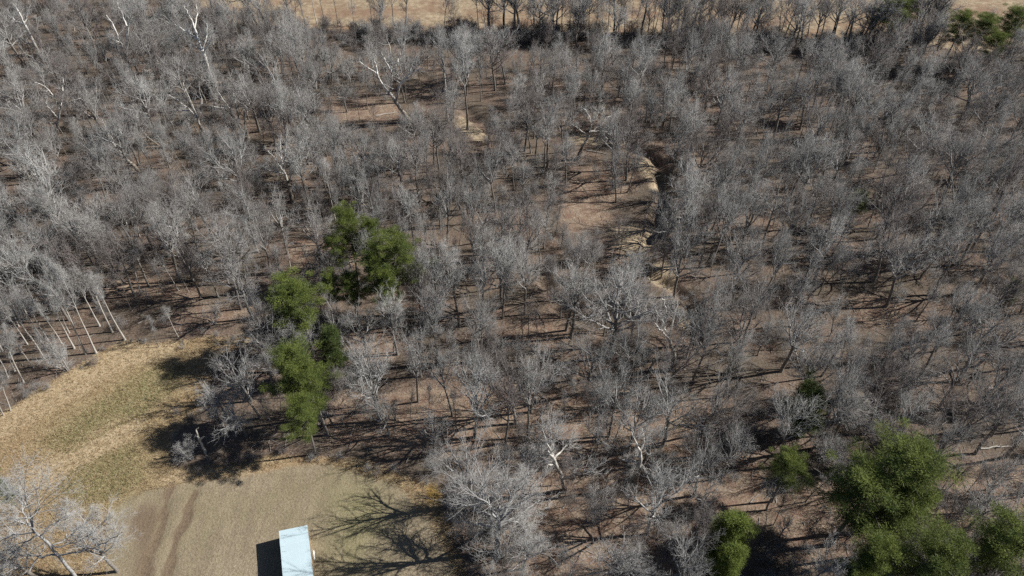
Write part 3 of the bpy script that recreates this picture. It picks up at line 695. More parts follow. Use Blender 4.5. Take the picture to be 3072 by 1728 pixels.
crowns((1, 0), [("broad", 740, 1290, 150), ("broad", 1360, 1010, 110), ("broad", 270, 300, 120), ("broad", 1800, 420, 110), ("broad", 560, 1110, 120), ("tall", 1200, 1230, 90), ("broad", 1580, 1230, 140),
                ("broad", 900, 1250, 100), ("broad", 420, 1120, 100), ("broad", 1800, 1310, 120), ("broad", 660, 680, 80, dict(h=10)), ("broad", 1560, 400, 150), ("broad", 80, 880, 110)])
stems((2, 0), [("tall", 165, 240, 155, 20, dict(wid=0.75)), ("tall", 225, 245, 310, 0, dict(wid=0.75)), ("tall", 375, 245, 385, 40, dict(wid=0.75)), ("tall", 490, 245, 540, 20, dict(wid=0.75)), ("tall", 1060, 245, 1085, 0, dict(wid=0.6)), ("tall", 1072, 250, 1140, 40, dict(wid=0.75)), ("tall", 1335, 390, 1390, 60, dict(wid=1.3)),
               ("tall", 1480, 310, 1500, 50, dict(wid=0.75)), ("tall", 1560, 310, 1590, 20, dict(wid=0.75)), ("tall", 1620, 315, 1660, 50, dict(wid=0.75)), ("tall", 1750, 290, 1810, 50, dict(wid=0.75)), ("tall", 1880, 270, 1930, 50, dict(wid=0.75)), ("slim", 1275, 260, 1300, 120), ("tall", 1130, 260, 1145, 70, dict(wid=0.75)), ("tall", 1680, 320, 1740, 90, dict(wid=0.75)), ("tall", 800, 250, 820, 30, dict(wid=0.75)), ("tall", 580, 280, 580, 90, dict(wid=0.75)), ("tall", 720, 260, 730, 90, dict(wid=0.75)),
               ("slim", 235, 510, 275, 200), ("slim", 565, 450, 550, 270), ("syc", 475, 860, 495, 520, dict(wid=0.7)), ("tall", 420, 920, 430, 620), ("slim", 622, 1240, 655, 980), ("slim", 860, 985, 895, 700), ("tall", 1140, 1055, 1195, 720, dict(wid=0.8)),
               ("broad", 1290, 1095, 1340, 880), ("syc", 880, 770, 915, 560, dict(wid=0.8)), ("broad", 140, 1155, 110, 880), ("tall", 240, 1310, 285, 900), ("slim", 820, 1449, 870, 1150), ("tall", 872, 1445, 945, 1150), ("slim", 1500, 620, 1540, 350), ("slim", 1680, 1180, 1710, 960)])
crowns((2, 0), [("broad", 900, 1070, 130), ("broad", 1390, 930, 130), ("broad", 1440, 1190, 150), ("broad", 1740, 950, 130), ("tall", 280, 930, 90), ("broad", 100, 860, 110), ("broad", 1330, 480, 120), ("broad", 1180, 680, 120),
                ("broad", 1000, 470, 130), ("broad", 700, 430, 120), ("broad", 1600, 720, 130), ("broad", 1750, 430, 110), ("broad", 1560, 1350, 130), ("broad", 1400, 1400, 140), ("broad", 1790, 1310, 130)])
stems((3, 0), [("slim", 1390, 1025, 1470, 820), ("tall", 1465, 975, 1640, 750), ("slim", 720, 1255, 830, 960), ("tall", 340, 320, 440, 80, dict(wid=0.75)), ("slim", 555, 330, 640, 160), ("tall", 90, 290, 140, 90, dict(wid=0.75)), ("slim", 700, 290, 760, 170), ("slim", 20, 1290, 90, 1090), ("slim", 240, 1290, 290, 1140), ("slim", 890, 290, 940, 150)])
crowns((3, 0), [("broad", 700, 40, 120), ("broad", 950, 860, 200), ("broad", 1620, 620, 180), ("broad", 1800, 560, 130), ("broad", 400, 470, 150), ("broad", 120, 760, 130), ("broad", 640, 730, 130), ("broad", 1200, 1010, 150), ("broad", 380, 960, 140), ("broad", 1750, 1060, 160),
                ("broad", 300, 1250, 140), ("broad", 1450, 1250, 170), ("broad", 1100, 1250, 140), ("broad", 780, 420, 140), ("broad", 1000, 320, 120), ("broad", 1480, 430, 120), ("broad", 60, 420, 130), ("broad", 560, 1180, 130), ("broad", 1230, 240, 120), ("broad", 1750, 800, 140), ("broad", 1850, 1330, 150)])
stems((0, 1), [("birch", 728, 1215, 470, 680), ("birch", 650, 1222, 330, 640), ("birch", 945, 1118, 700, 660), ("birch", 752, 1012, 580, 640), ("birch", 335, 1255, 40, 800), ("birch", 1060, 755, 1000, 480), ("birch", 1350, 745, 1230, 510), ("birch", 1425, 755, 1360, 590),
               ("tall", 1462, 665, 1285, 120, dict(wid=1.3)), ("birch", 1345, 1095, 1250, 880), ("slim", 1200, 1172, 1115, 990), ("syc", 980, 335, 875, 50, dict(wid=0.7)), ("birch", 1052, 335, 965, 60), ("birch", 465, 1142, 290, 880), ("birch", 250, 1325, 110, 1090), ("birch", 180, 1440, 30, 1130),
               ("birch", 205, 1145, -10, 860), ("broad", 725, 605, 705, 330), ("slim", 440, 260, 390, 90), ("birch", 140, 1010, 0, 760), ("slim", 1880, 420, 1820, 120), ("birch", 420, 1330, 300, 1080), ("birch", 60, 1400, -60, 1130), ("birch", 300, 1080, 130, 780), ("slim", 560, 1000, 470, 800), ("birch", 110, 1350, -40, 1050), ("birch", 560, 1180, 380, 780), ("birch", 400, 1180, 200, 760), ("birch", 850, 1060, 680, 700), ("birch", 20, 1200, -170, 860), ("birch", 520, 1060, 380, 760), ("birch", 160, 1220, -30, 880)])
crowns((0, 1), [("broad", 1240, 110, 190), ("broad", 860, 480, 140), ("broad", 1220, 370, 150), ("broad", 400, 90, 150), ("broad", 140, 130, 150), ("broad", 250, 420, 150), ("broad", 90, 580, 140), ("broad", 600, 300, 150), ("broad", 1500, 60, 130), ("broad", 760, 230, 120), ("broad", 560, 560, 130), ("broad", 330, 660, 140), ("broad", 1850, 150, 140), ("multi", 440, 1240, 110, dict(h=6)), ("multi", 1600, 930, 70, dict(h=4))])
stems((1, 1), [("birch", 600, 215, 540, -150, dict(hs=1.3)), ("birch", 656, 170, 625, -150, dict(hs=1.3)), ("syc", 798, 275, 750, -230, dict(wid=0.6)), ("slim", 1000, 355, 965, 160), ("slim", 1160, 475, 1060, 120), ("syc", 1360, 565, 1350, 300, dict(wid=0.6)), ("slim", 1290, 835, 1265, 620),
               ("slim", 1200, 985, 1165, 600), ("tall", 1040, 1210, 1010, 880), ("tall", 1375, 1295, 1350, 900), ("slim", 1460, 1245, 1450, 1000), ("tall", 1690, 1275, 1680, 900), ("slim", 1762, 1235, 1770, 1000), ("slim", 1860, 955, 1875, 600), ("tall", 1515, 900, 1505, 520), ("slim", 1690, 820, 1680, 560),
               ("slim", 1530, 440, 1540, 200), ("slim", 1730, 430, 1720, 240), ("slim", 1640, 490, 1620, 200), ("slim", 1440, 500, 1410, 230), ("slim", 70, 520, 30, 330), ("birch", 260, 580, 215, 330), ("birch", 170, 640, 150, 420), ("slim", 430, 620, 380, 400), ("slim", 500, 660, 450, 440), ("slim", 1290, 320, 1270, 100), ("slim", 1900, 400, 1890, 150)])
crowns((1, 1), [("broad", 150, 170, 110), ("broad", 30, 320, 100), ("broad", 430, 280, 110), ("broad", 340, 1120, 160, dict(h=12)), ("broad", 800, 1000, 150, dict(h=13)), ("broad", 560, 960, 110, dict(h=12)), ("tall", 1020, 950, 100, dict(h=15)), ("tall", 1340, 940, 110), ("broad", 1680, 970, 130), ("broad", 1860, 640, 120),
                ("tall", 1510, 640, 100), ("tall", 1680, 640, 90), ("tall", 1340, 640, 80), ("broad", 880, 1350, 130), ("broad", 60, 1250, 150, dict(h=12)), ("broad", 1180, 1280, 120), ("broad", 1830, 250, 100), ("broad", 1200, 620, 90), ("broad", 860, 80, 110), ("broad", 1420, 90, 90), ("broad", 1640, 90, 100), ("broad", 1160, 120, 100), ("broad", 1450, 1390, 120), ("broad", 1640, 1410, 120)])
stems((2, 1), [("slim", 212, 545, 235, 130), ("slim", 330, 340, 350, 60), ("slim", 942, 495, 995, 250), ("slim", 1172, 715, 1230, 520), ("tall", 1312, 295, 1360, 60, dict(wid=1.2)), ("slim", 1040, 695, 1095, 430), ("slim", 1490, 655, 1535, 490), ("slim", 1860, 335, 1940, 120), ("slim", 1692, 445, 1750, 310),
               ("slim", 400, 575, 420, 380), ("slim", 85, 1120, 85, 870), ("slim", 120, 1125, 130, 860), ("slim", 195, 1160, 205, 930), ("slim", 765, 545, 800, 250), ("slim", 805, 500, 850, 220), ("tall", 1640, 1405, 1730, 1080), ("slim", 900, 1449, 940, 1190), ("slim", 275, 650, 290, 480), ("slim", 665, 640, 680, 450)])
crowns((2, 1), [("broad", 790, 900, 290, dict(h=19, v=0, label="largest bright grey crown above the creek bend, middle right")), ("broad", 430, 740, 150), ("broad", 1290, 490, 140), ("broad", 1330, 60, 140), ("broad", 1720, 1070, 140), ("broad", 580, 1220, 170), ("broad", 1180, 130, 130), ("broad", 1570, 270, 150), ("broad", 1740, 590, 140), ("broad", 1390, 950, 170), ("broad", 1560, 850, 150),
                ("broad", 100, 620, 130), ("broad", 930, 880, 140), ("broad", 870, 560, 110, dict(h=9)), ("broad", 1190, 330, 90), ("broad", 1250, 1250, 150), ("broad", 1450, 1130, 140), ("broad", 880, 1180, 130), ("broad", 60, 200, 100), ("broad", 1850, 830, 140), ("broad", 480, 490, 110), ("broad", 1800, 130, 120), ("broad", 250, 130, 100)])
stems((3, 1), [("tall", 905, 950, 1010, 750), ("slim", 720, 840, 760, 720), ("tall", 630, 650, 780, 400, dict(wid=1.2)), ("slim", 380, 730, 440, 580), ("slim", 1225, 990, 1360, 840), ("slim", 100, 400, 200, 140), ("slim", 60, 460, 230, 150), ("slim", 430, 990, 470, 880), ("syc", 235, 1320, 180, 1060, dict(wid=0.8)), ("birch", 205, 1320, 60, 1160)])
crowns((3, 1), [("broad", 940, 380, 180), ("broad", 460, 380, 140), ("broad", 1050, 560, 170), ("broad", 1420, 480, 160), ("broad", 1750, 460, 170), ("broad", 220, 1050, 190), ("broad", 1650, 1130, 190), ("broad", 1850, 1250, 160), ("broad", 1450, 900, 130), ("broad", 350, 1330, 170), ("broad", 1250, 280, 150), ("broad", 1600, 250, 160), ("broad", 1850, 150, 160), ("broad", 1420, 90, 150),
                ("broad", 950, 60, 150), ("broad", 60, 90, 130), ("broad", 500, 130, 130), ("broad", 30, 560, 110), ("broad", 1750, 760, 140), ("broad", 1150, 1230, 150), ("broad", 900, 1250, 120), ("broad", 600, 1380, 140), ("broad", 1500, 1330, 150)])
stems((0, 2), [("birch", 80, 202, -20, -60), ("birch", 28, 238, -70, 20)])
crowns((0, 2), [("broad", 1790, 230, 150, dict(h=9, v=1, label="bright grey low tree standing inside the pine shadow edge")), ("multi", 1410, 500, 75, dict(h=4, label="small pale bush at the foot of the white snag")), ("broad", 1880, 60, 120, dict(h=11)), ("broad", 1640, 90, 110, dict(h=10))])
crowns((0, 2), [("broad", 720, 1220, 190, dict(h=12, v=0, label="pale pink-grey twiggy crown beside the wheel track, bottom edge")), ("broad", 180, 1330, 220, dict(h=13, v=1, label="grey crown low in the bottom left corner"))])
stems((1, 2), [("broad", 1652, 405, 1650, -20, dict(v=0, hs=1.2, wid=1.2)), ("slim", 1515, 358, 1478, 60), ("slim", 720, 90, 700, -60), ("slim", 190, 240, 140, 40), ("slim", 1410, 525, 1380, 400), ("slim", 1165, 250, 1150, 60), ("slim", 1300, 270, 1290, 60), ("tall", 930, 150, 880, -60), ("slim", 1050, 320, 1020, 130)])
crowns((1, 2), [("multi", 1340, 580, 80, dict(h=5, label="pale spiky bush at the wood edge above the field")), ("multi", 1530, 540, 60, dict(h=4)), ("broad", 1330, 350, 110, dict(h=11)), ("broad", 960, 170, 120, dict(h=12)), ("broad", 1880, 150, 140), ("multi", 1860, 1150, 190, dict(h=9, label="pale tangle of curled branches below the fan-crowned tree"))])
stems((2, 2), [("slim", 722, 425, 735, 160), ("slim", 752, 475, 835, 160), ("slim", 590, 275, 590, 0), ("birch", 1390, 615, 1325, 450), ("slim", 35, 500, 40, 280), ("slim", 400, 270, 400, 60), ("slim", 860, 1000, 880, 820), ("slim", 460, 200, 470, 20)])
crowns((2, 2), [("multi", 640, 920, 110, dict(h=8, label="pale many-stemmed tree splayed above reddish leaf litter")), ("broad", 1090, 880, 230, dict(h=15, v=0, label="pale fan tree with white spot at its foot, lower middle")), ("broad", 1200, 200, 200, dict(h=15)), ("broad", 1340, 1290, 190, dict(h=14, v=2)), ("broad", 760, 1320, 190, dict(h=13, v=1)), ("broad", 80, 700, 170, dict(h=13)),
                ("broad", 1450, 620, 170, dict(h=13)), ("broad", 130, 100, 120), ("broad", 780, 100, 150), ("broad", 1450, 330, 150, dict(h=12)), ("broad", 1030, 420, 120, dict(h=11)), ("broad", 1700, 250, 150), ("broad", 90, 1250, 150, dict(h=9)), ("broad", 1440, 830, 120, dict(h=10)), ("broad", 950, 1420, 140, dict(h=10))])
stems((3, 2), [("slim", 282, 890, 470, 610), ("slim", 40, 1065, 170, 880), ("slim", 1315, 795, 1490, 590), ("slim", 1360, 790, 1540, 580), ("slim", 1470, 850, 1700, 640), ("slim", 1640, 800, 1840, 620), ("birch", 1880, 960, 1940, 780), ("slim", 20, 460, 90, 330)])
crowns((3, 2), [("broad", 1000, 350, 170), ("broad", 620, 170, 180), ("broad", 200, 330, 150), ("broad", 1120, 190, 130, dict(h=11)), ("broad", 1500, 250, 180), ("broad", 1800, 230, 170), ("broad", 1780, 760, 140, dict(h=12)), ("broad", 1350, 1000, 130, dict(h=10)), ("broad", 470, 500, 120, dict(h=9)), ("broad", 60, 800, 110, dict(h=9)), ("broad", 1350, 480, 130), ("broad", 900, 80, 150), ("broad", 1700, 60, 150)])

# evergreens
pl = lambda tile, rows: crowns(tile, [("pine" if len(r) < 6 else r[5], r[0], r[1], r[2], dict(h=r[3], label=r[4], frac=0.78)) for r in rows])
pl((1, 1), [(690, 275, 125, 19, "dark green pine at the top of the central pine clump"), (830, 320, 90, 17, "pine between the topmost and the widest pine of the clump"), (650, 420, 85, 15, "paler pine just below the topmost pine of the clump"),
            (1020, 470, 170, 20, "widest sunlit pine on the right of the central clump"), (890, 585, 130, 18, "rounded pine in the middle of the central clump"), (1000, 690, 100, 16, "lowest pine on the right side of the central clump"),
            (570, 690, 80, 14, "small pine left of its twin below the central clump"), (720, 725, 105, 14, "small pine right of its twin below the central clump"), (310, 810, 200, 19, "big round pine at the wood edge above the clearing"),
            (565, 1120, 85, 13, "dark ivy-clad evergreen between the two big wood-edge pines", "cedar"), (270, 1290, 190, 19, "bright pine at the clearing corner, upper of two merging crowns"), (170, 1000, 60, 11, "low dark pine sapling beneath the big round pine", "cedar")])
pl((1, 2), [(430, 10, 160, 17, "bright pine at the clearing corner, lower of two merging crowns"), (340, 210, 140, 15, "lowest pale-green pine beside the bare reddish ground")])
pl((3, 0), [(980, 60, 140, 18, "dark pine standing at the far field, top edge"), (1440, 200, 110, 17, "left pine of the group in the top right corner"), (1640, 230, 120, 17, "middle pine of the group in the top right corner"), (1860, 170, 130, 18, "pine touching the right edge in the top right corner"), (1720, 330, 90, 14, "lower faint pine of the group in the top right corner"), (1300, 110, 70, 12, "thin pine between the far field and the corner pines")])
pl((3, 1), [(690, 60, 75, 10, "single small bright pine alone in the right-hand grey woods"), (1870, 720, 45, 7, "faint tiny evergreen by the right edge", "cedar")])
pl((2, 2), [(1660, 1090, 105, 12, "upper bright lime evergreen column in the lower right woods", "column"), (1640, 1320, 85, 11, "lower bright lime evergreen column in the lower right woods", "column")])
pl((3, 2), [(160, 620, 140, 13, "small olive pine left of the huge lower-right pine"), (300, 110, 110, 12, "dark evergreen half hidden by grey twigs, right woods", "cedar"), (1080, 640, 300, 22, "huge pine with sunlit top in the lower right"),
            (740, 800, 290, 20, "shaded left crown beside the huge sunlit pine"), (1010, 930, 240, 18, "dark lower crown beneath the huge sunlit pine"), (1250, 1290, 240, 19, "bright pine at the bottom edge right of the shaded pines"), (820, 1330, 200, 17, "pine at the bottom edge below the shaded crown"),
            (1800, 1230, 260, 20, "pine in the bottom right corner"), (600, 1480, 150, 15, "pine cut by the bottom edge left of the others")])
pl((0, 2), [(-10, 760, 75, 14, "green pine just showing at the left edge below the clearing")])

# ------------------------------------------------------------------ more of the wood: mid-size trees placed singly, small ones as one mass
OPEN = [(2200, 1600, 65, 120), (2578, 600, 45, 40), (2370, 1400, 75, 65), (2420, 1195, 55, 50), (1110, 340, 120, 35), (1910, 722, 110, 75), (1995, 835, 75, 66), (1945, 520, 65, 75), (1430, 390, 60, 45), (1760, 610, 90, 70), (1620, 1010, 110, 45), (2640, 930, 90, 60), (1265, 268, 50, 40), (620, 960, 120, 45), (1700, 1250, 90, 60),
        (2050, 1285, 50, 22), (1060, 650, 30, 40), (860, 690, 40, 60), (1780, 440, 60, 40), (2280, 1110, 60, 40), (1130, 1060, 60, 40), (2450, 1490, 70, 60), (1880, 1540, 120, 40), (1700, 1600, 150, 60), (1150, 1340, 160, 60), (1250, 1240, 90, 50), (2900, 1420, 90, 60), (1270, 50, 170, 40), (1700, 60, 300, 40), (1050, 60, 110, 40), (2480, 60, 140, 40)]
def visible_ok(x, y, h):
    ok = np.ones(len(x), bool)
    for f in (0.15, 0.4, 0.65, 0.9):
        px, py, _ = proj(np.stack([x, y, h * f], -1))
        for cx, cy, rx, ry in OPEN: ok &= ((px - cx) / rx) ** 2 + ((py - cy) / ry) ** 2 >= 1
        if f > 0.3: ok &= ~in_poly(px, py, CLEAR)
    return ok
def wooded(x, y, margin=0):
    px, py, _ = proj(np.stack([x, y, 0 * x], -1))
    ok = (px > -260) & (px < 3330) & (py > -90) & (py < 1960)
    for ox, oy in ((0, 0), (margin, 0), (-margin, 0), (0, margin), (0, -margin)):
        ok &= ~in_poly(px + ox, py + oy, CLEAR) & ~in_poly(px + ox, py + oy, FARF)
    return ok
cx_, cy_ = np.meshgrid(np.arange(-215, 216, 4.9), np.arange(36, 258, 4.9))
cx_, cy_ = cx_.ravel() + RNG.uniform(-2.7, 2.7, cx_.size), cy_.ravel() + RNG.uniform(-2.7, 2.7, cy_.size)
ch_ = RNG.uniform(6, 17, cx_.size)
pos_t = np.array([(d_["x"], d_["y"]) for d_ in TREES])
dmin = np.min(np.hypot(pos_t[:, 0][None] - cx_[:, None], pos_t[:, 1][None] - cy_[:, None]), axis=1)
qx_, qy_, _ = proj(np.stack([cx_, cy_, 0 * cx_], -1))
ok = wooded(cx_, cy_, 12) & (RNG.random(len(cx_)) > np.where((qx_ < 2300) & (qy_ > 900), 0.28, 0.06)) & (creek_dist(cx_, cy_) > 1.9) & (dmin > 2.0) & visible_ok(cx_, cy_, ch_)
small = list(zip(cx_[ok], cy_[ok], ch_[ok]))
print("TREES", len(TREES), "small", len(small))

def scatter(name, rows, keys, label, cat):
    """one mass of instanced woody plants: rows of x, y, height, variant"""
    col = bpy.data.collections.new(name + "_models"); k_ = 0; order = []
    for key in keys:
        for a, c_, H0, R0 in VAR[key]:
            me = bpy.data.meshes.new("m")
            va = np.empty(len(a.vertices) * 3, np.float32); a.vertices.foreach_get("co", va)
            vc = np.empty(len(c_.vertices) * 3, np.float32); c_.vertices.foreach_get("co", vc)
            fs, mi = [], []
            for src, off, m_ in ((a, 0, 0), (c_, len(a.vertices), 1)):
                ls = np.empty(len(src.loops), np.int32); src.loops.foreach_get("vertex_index", ls)
                lt = np.empty(len(src.polygons), np.int32); src.polygons.foreach_get("loop_total", lt)
                st = np.cumsum(lt) - lt
                for n_ in (3, 4):
                    sel = lt == n_
                    if sel.any():
                        fs.append(ls[st[sel][:, None] + np.arange(n_)] + off); mi.append(np.full(sel.sum(), m_))
            me = mesh_np(f"{name}_model_{k_:02d}", np.concatenate([va.reshape(-1, 3), vc.reshape(-1, 3)]), fs, True)
            me.materials.append(a.materials[0]); me.materials.append(c_.materials[0])
            me.polygons.foreach_set("material_index", np.concatenate(mi).astype(np.int32))
            link(f"model_{name}_{k_:02d}", me, col=col); order.append(H0); k_ += 1
    n = len(rows); R_ = np.array([r[:3] for r in rows])
    pick = RNG.integers(0, k_, n)
    me = bpy.data.meshes.new(name); me.vertices.add(n)
    me.vertices.foreach_set("co", np.column_stack([R_[:, 0], R_[:, 1], ground_z(R_[:, 0], R_[:, 1])]).astype(np.float32).ravel())
    s = R_[:, 2] / np.array(order)[pick]
    wd = s * np.array([r[3] if len(r) > 3 else 1.0 for r in rows])
    for nm, ty, arr in (("pick", 'INT', pick.astype(np.int32)), ("rot", 'FLOAT_VECTOR', np.column_stack([RNG.normal(size=n) * 0.06, RNG.normal(size=n) * 0.06, RNG.random(n) * 6.28]).astype(np.float32)), ("size", 'FLOAT_VECTOR', np.column_stack([wd, wd, s]).astype(np.float32))):
        at = me.attributes.new(nm, ty, 'POINT'); at.data.foreach_set("value" if ty == 'INT' else "vector", arr.ravel())
    o = link(name, me)
    ng = bpy.data.node_groups.new(name, 'GeometryNodeTree')
    ng.interface.new_socket("Geometry", in_out='INPUT', socket_type='NodeSocketGeometry'); ng.interface.new_socket("Geometry", in_out='OUTPUT', socket_type='NodeSocketGeometry')
    gi, go = ng.nodes.new("NodeGroupInput"), ng.nodes.new("NodeGroupOutput")
    ci = ng.nodes.new("GeometryNodeCollectionInfo"); ci.inputs[0].default_value = col; ci.inputs[1].default_value = True; ci.inputs[2].default_value = True
    ip = ng.nodes.new("GeometryNodeInstanceOnPoints"); ip.inputs["Pick Instance"].default_value = True
    def attr(nm, ty):
        a_ = ng.nodes.new("GeometryNodeInputNamedAttribute"); a_.data_type = ty; a_.inputs[0].default_value = nm
        return a_.outputs[0]
    L = ng.links.new
    L(gi.outputs[0], ip.inputs["Points"]); L(ci.outputs[0], ip.inputs["Instance"]); L(attr("pick", 'INT'), ip.inputs["Instance Index"])
    er = ng.nodes.new("FunctionNodeEulerToRotation"); L(attr("rot", 'FLOAT_VECTOR'), er.inputs[0]); L(er.outputs[0], ip.inputs["Rotation"])
    L(attr("size", 'FLOAT_VECTOR'), ip.inputs["Scale"]); L(ip.outputs[0], go.inputs[0])
    md = o.modifiers.new("scatter", 'NODES'); md.node_group = ng
    tag(o, label, cat, kind="stuff")
    return o
rows = [(x, y, h, RNG.uniform(0.7, 1.15)) for x, y, h in small]
for _ in range(260):                                             # tree row along the far field
    px = RNG.uniform(480, 2800); g = P(px, np.interp(px, [480, 760, 1500, 2300, 2800], [40, 90, 112, 135, 140]) + RNG.uniform(-28, 22))
    if RNG.random() < (0.16 if px < 1500 else 0.6): rows.append((g[0], g[1], RNG.uniform(13, 20), RNG.uniform(1.0, 1.5)))
scatter("woodland", rows, ["slim", "young", "tall", "broad"], "uncounted thin bare trees filling the grey winter wood", "woods")

n_u = 5200
px_, py_ = RNG.uniform(-150, 3220, n_u), RNG.uniform(20, 1850, n_u)
v_ = FW[None] * FPX + np.stack([px_ - 1536, 0 * px_, 0 * px_], -1) + UP[None] * (864 - py_)[:, None]
G_ = CAMP + v_ * (-CAM_H / v_[:, 2:3])
dens = vnoise(G_[:, 0], G_[:, 1], 14, 31)
thin = np.clip((py_ - 500) / 500, 0, 0.8)
ok = wooded(G_[:, 0], G_[:, 1], 6) & (RNG.random(n_u) > thin) & ~((px_ < 900) & (py_ > 1000)) & ((dens > 0.45) | (RNG.random(n_u) < 0.25)) & (creek_dist(G_[:, 0], G_[:, 1]) > 1.0)
for cx, cy, rx, ry in OPEN: ok &= ((px_ - cx) / rx) ** 2 + ((py_ - cy) / ry) ** 2 > 1.1
und = [(g[0], g[1], RNG.uniform(1.0, 3.8), RNG.uniform(0.9, 1.5)) for g in G_[ok]]
edge_px = [(520, 40), (760, 92), (900, 105), (1100, 108), (1300, 112), (1500, 116), (1800, 120), (2050, 128), (2240, 138), (2420, 145), (2620, 128), (2760, 130)]
for (x0, y0), (x1, y1) in zip(edge_px[:-1], edge_px[1:]):        # brushy strip along the far field
    for _ in range(int((x1 - x0) / RNG.uniform(5, 14))):
        u = RNG.random(); g = P(x0 + (x1 - x0) * u, y0 + (y1 - y0) * u + RNG.uniform(-20, 22))
        und.append((g[0], g[1], RNG.uniform(1.5, 5.5), RNG.uniform(1.0, 1.5)))
for (x0, y0), (x1, y1) in zip(CLEAR[1:24], CLEAR[2:25]):           # ragged brushy margin of the clearing
    for _ in range(int(math.hypot(x1 - x0, y1 - y0) / 34)):
        u = RNG.random(); g = P(x0 + (x1 - x0) * u + RNG.normal() * 14, y0 + (y1 - y0) * u + RNG.normal() * 12)
        und.append((g[0], g[1], RNG.uniform(0.4, 1.6), RNG.uniform(0.9, 1.6)))
print("under", len(und))
scatter("undergrowth", und, ["shrub"], "brown twiggy undergrowth covering the forest floor", "undergrowth")

# fallen sticks and branches on the forest floor
n_s = 5200
px_, py_ = RNG.uniform(-100, 3170, n_s), RNG.uniform(60, 1760, n_s) 
v_ = FW[None] * FPX + np.stack([px_ - 1536, 0 * px_, 0 * px_], -1) + UP[None] * (864 - py_)[:, None]
G_ = CAMP + v_ * (-CAM_H / v_[:, 2:3]); G_ = G_[wooded(G_[:, 0], G_[:, 1], 2) & (creek_dist(G_[:, 0], G_[:, 1]) > 1.5)]
G_[:, 2] = ground_z(G_[:, 0], G_[:, 1]) + 0.06
a_ = RNG.random(len(G_)) * 6.28
p_ = grow(RNG, G_, np.stack([np.cos(a_), np.sin(a_), 0.06 * RNG.random(len(G_))], -1), RNG.uniform(0.8, 4.0, len(G_)) * RNG.random(len(G_)) ** 0.5, 4, 0.12, 0.0)
p_[..., 2] = np.maximum(p_[..., 2], ground_z(p_[..., 0], p_[..., 1]) + 0.03)
sb_ = MB(); tubes(sb_, p_, RNG.uniform(0.02, 0.07, len(G_))[:, None] * np.linspace(1, 0.5, 4)[None], 3)
tag(link("fallen_branches", sb_.mesh("fallen_branches", True), None, M_PALE), "scattered sticks lying on the leaf litter", "fallen branches", kind="stuff")

# ------------------------------------------------------------------ shed with metal roof
def metal_mat():
    m_, t_, b_ = mat("roof_metal")
    tc = node(t_, "ShaderNodeTexCoord")
    f = noise(t_, tc.outputs["Object"], 1.2, 5.0)
    c_ = ramp(t_, f, [(0.3, (0.45, 0.565, 0.61)), (0.7, (0.51, 0.625, 0.665))])
    oi = node(t_, "ShaderNodeObjectInfo"); c_ = mix(t_, math_n(t_, 'MULTIPLY', oi.outputs["Random"], 0.22), c_, (0.36, 0.45, 0.49))
    t_.links.new(c_, b_.inputs["Base Color"]); b_.inputs["Roughness"].default_value = 0.65
    return m_
def wood_mat(nm, a, c_):
    m_, t_, b_ = mat(nm); tc = node(t_, "ShaderNodeTexCoord"); oi = node(t_, "ShaderNodeObjectInfo")
    f = noise(t_, tc.outputs["Object"], 5.0, 4.0)
    k_ = ramp(t_, f, [(0.3, a), (0.7, c_)]); k_ = mix(t_, math_n(t_, 'MULTIPLY', oi.outputs["Random"], 0.5), k_, a)
    t_.links.new(k_, b_.inputs["Base Color"]); return m_
M_ROOF, M_WOOD, M_PLANK = metal_mat(), wood_mat("weathered_wood", (0.22, 0.16, 0.10), (0.42, 0.33, 0.22)), wood_mat("white_paint", (0.72, 0.71, 0.68), (0.84, 0.83, 0.80))
mr, trr_, brr = mat("screw_seam_lap_shadow"); brr.inputs["Base Color"].default_value = (0.20, 0.25, 0.27, 1)  # dark colour for screw seams, also painting the shadow lines of lapped panels
A = P(839, 1592, 3.0)
ang = math.radians(18.0)
shed = link("farm_shed", None); shed.location = (A[0], A[1], 0.0); shed.rotation_euler = (0, 0, ang)
tag(shed, "open-sided shed with pale blue metal roof standing in the mown field", "shed")
W_, LN, HL, HR, PW = 3.9, 13.6, 2.98, 2.4, 0.85      # local frame: +x across the roof, -y along it towards the camera
sl_ = (HR - HL) / W_
pm = MB()
ribs = np.linspace(0, PW, 6)[:-1]
prof = []
for r in ribs:
    prof += [(r, 0.0), (r + 0.03, 0.028), (r + 0.07, 0.028), (r + 0.10, 0.0)]
prof.append((PW + 0.02, 0.0)); prof = np.array(prof); n = len(prof)
def sheet(x0, x1, zoff):
    return np.concatenate([np.column_stack([np.full(n, x), -prof[:, 0], HL + sl_ * x + prof[:, 1] + zoff]) for x in (x0, x1)])
v = np.concatenate([sheet(-0.12, W_, 0.0), sheet(-0.12, W_, -0.006)]); i = np.arange(n - 1)
top = np.stack([i + n, i, i + 1, i + n + 1], -1)
pm.add(v, np.concatenate([top, top[:, ::-1] + 2 * n, np.stack([i, i + 2 * n, i + 2 * n + 1, i + 1], -1), np.stack([i + n + 1, i + 3 * n + 1, i + 3 * n, i + n], -1)]))
panel = pm.mesh("roof_panel")
sm = MB()
for x in np.linspace(0.1, W_ - 0.15, 14):
    sm.box((x, -0.05, HL + sl_ * x + 0.032), (0.17, 0, sl_ * 0.17), (0, 0.06, 0), (0, 0, 0.01))
seam_lap_shadow = sm.mesh("seam_lap_shadow")  # strips wider than real seams, to draw the lap shadow too
npan = int(LN / PW)
for k_ in range(npan):
    o = link("roof_panel", panel, shed, M_ROOF); o.location = (RNG.normal() * 0.012, -k_ * PW, 0.003 * (k_ % 2))
    if k_ % 2 == 1 or k_ == 4:
        s_ = link("seam_lap_shadow", seam_lap_shadow, o, mr); s_.scale = (RNG.uniform(0.35, 0.95), 1, 1)
        s_.location = (0, -0.04, 0.002)
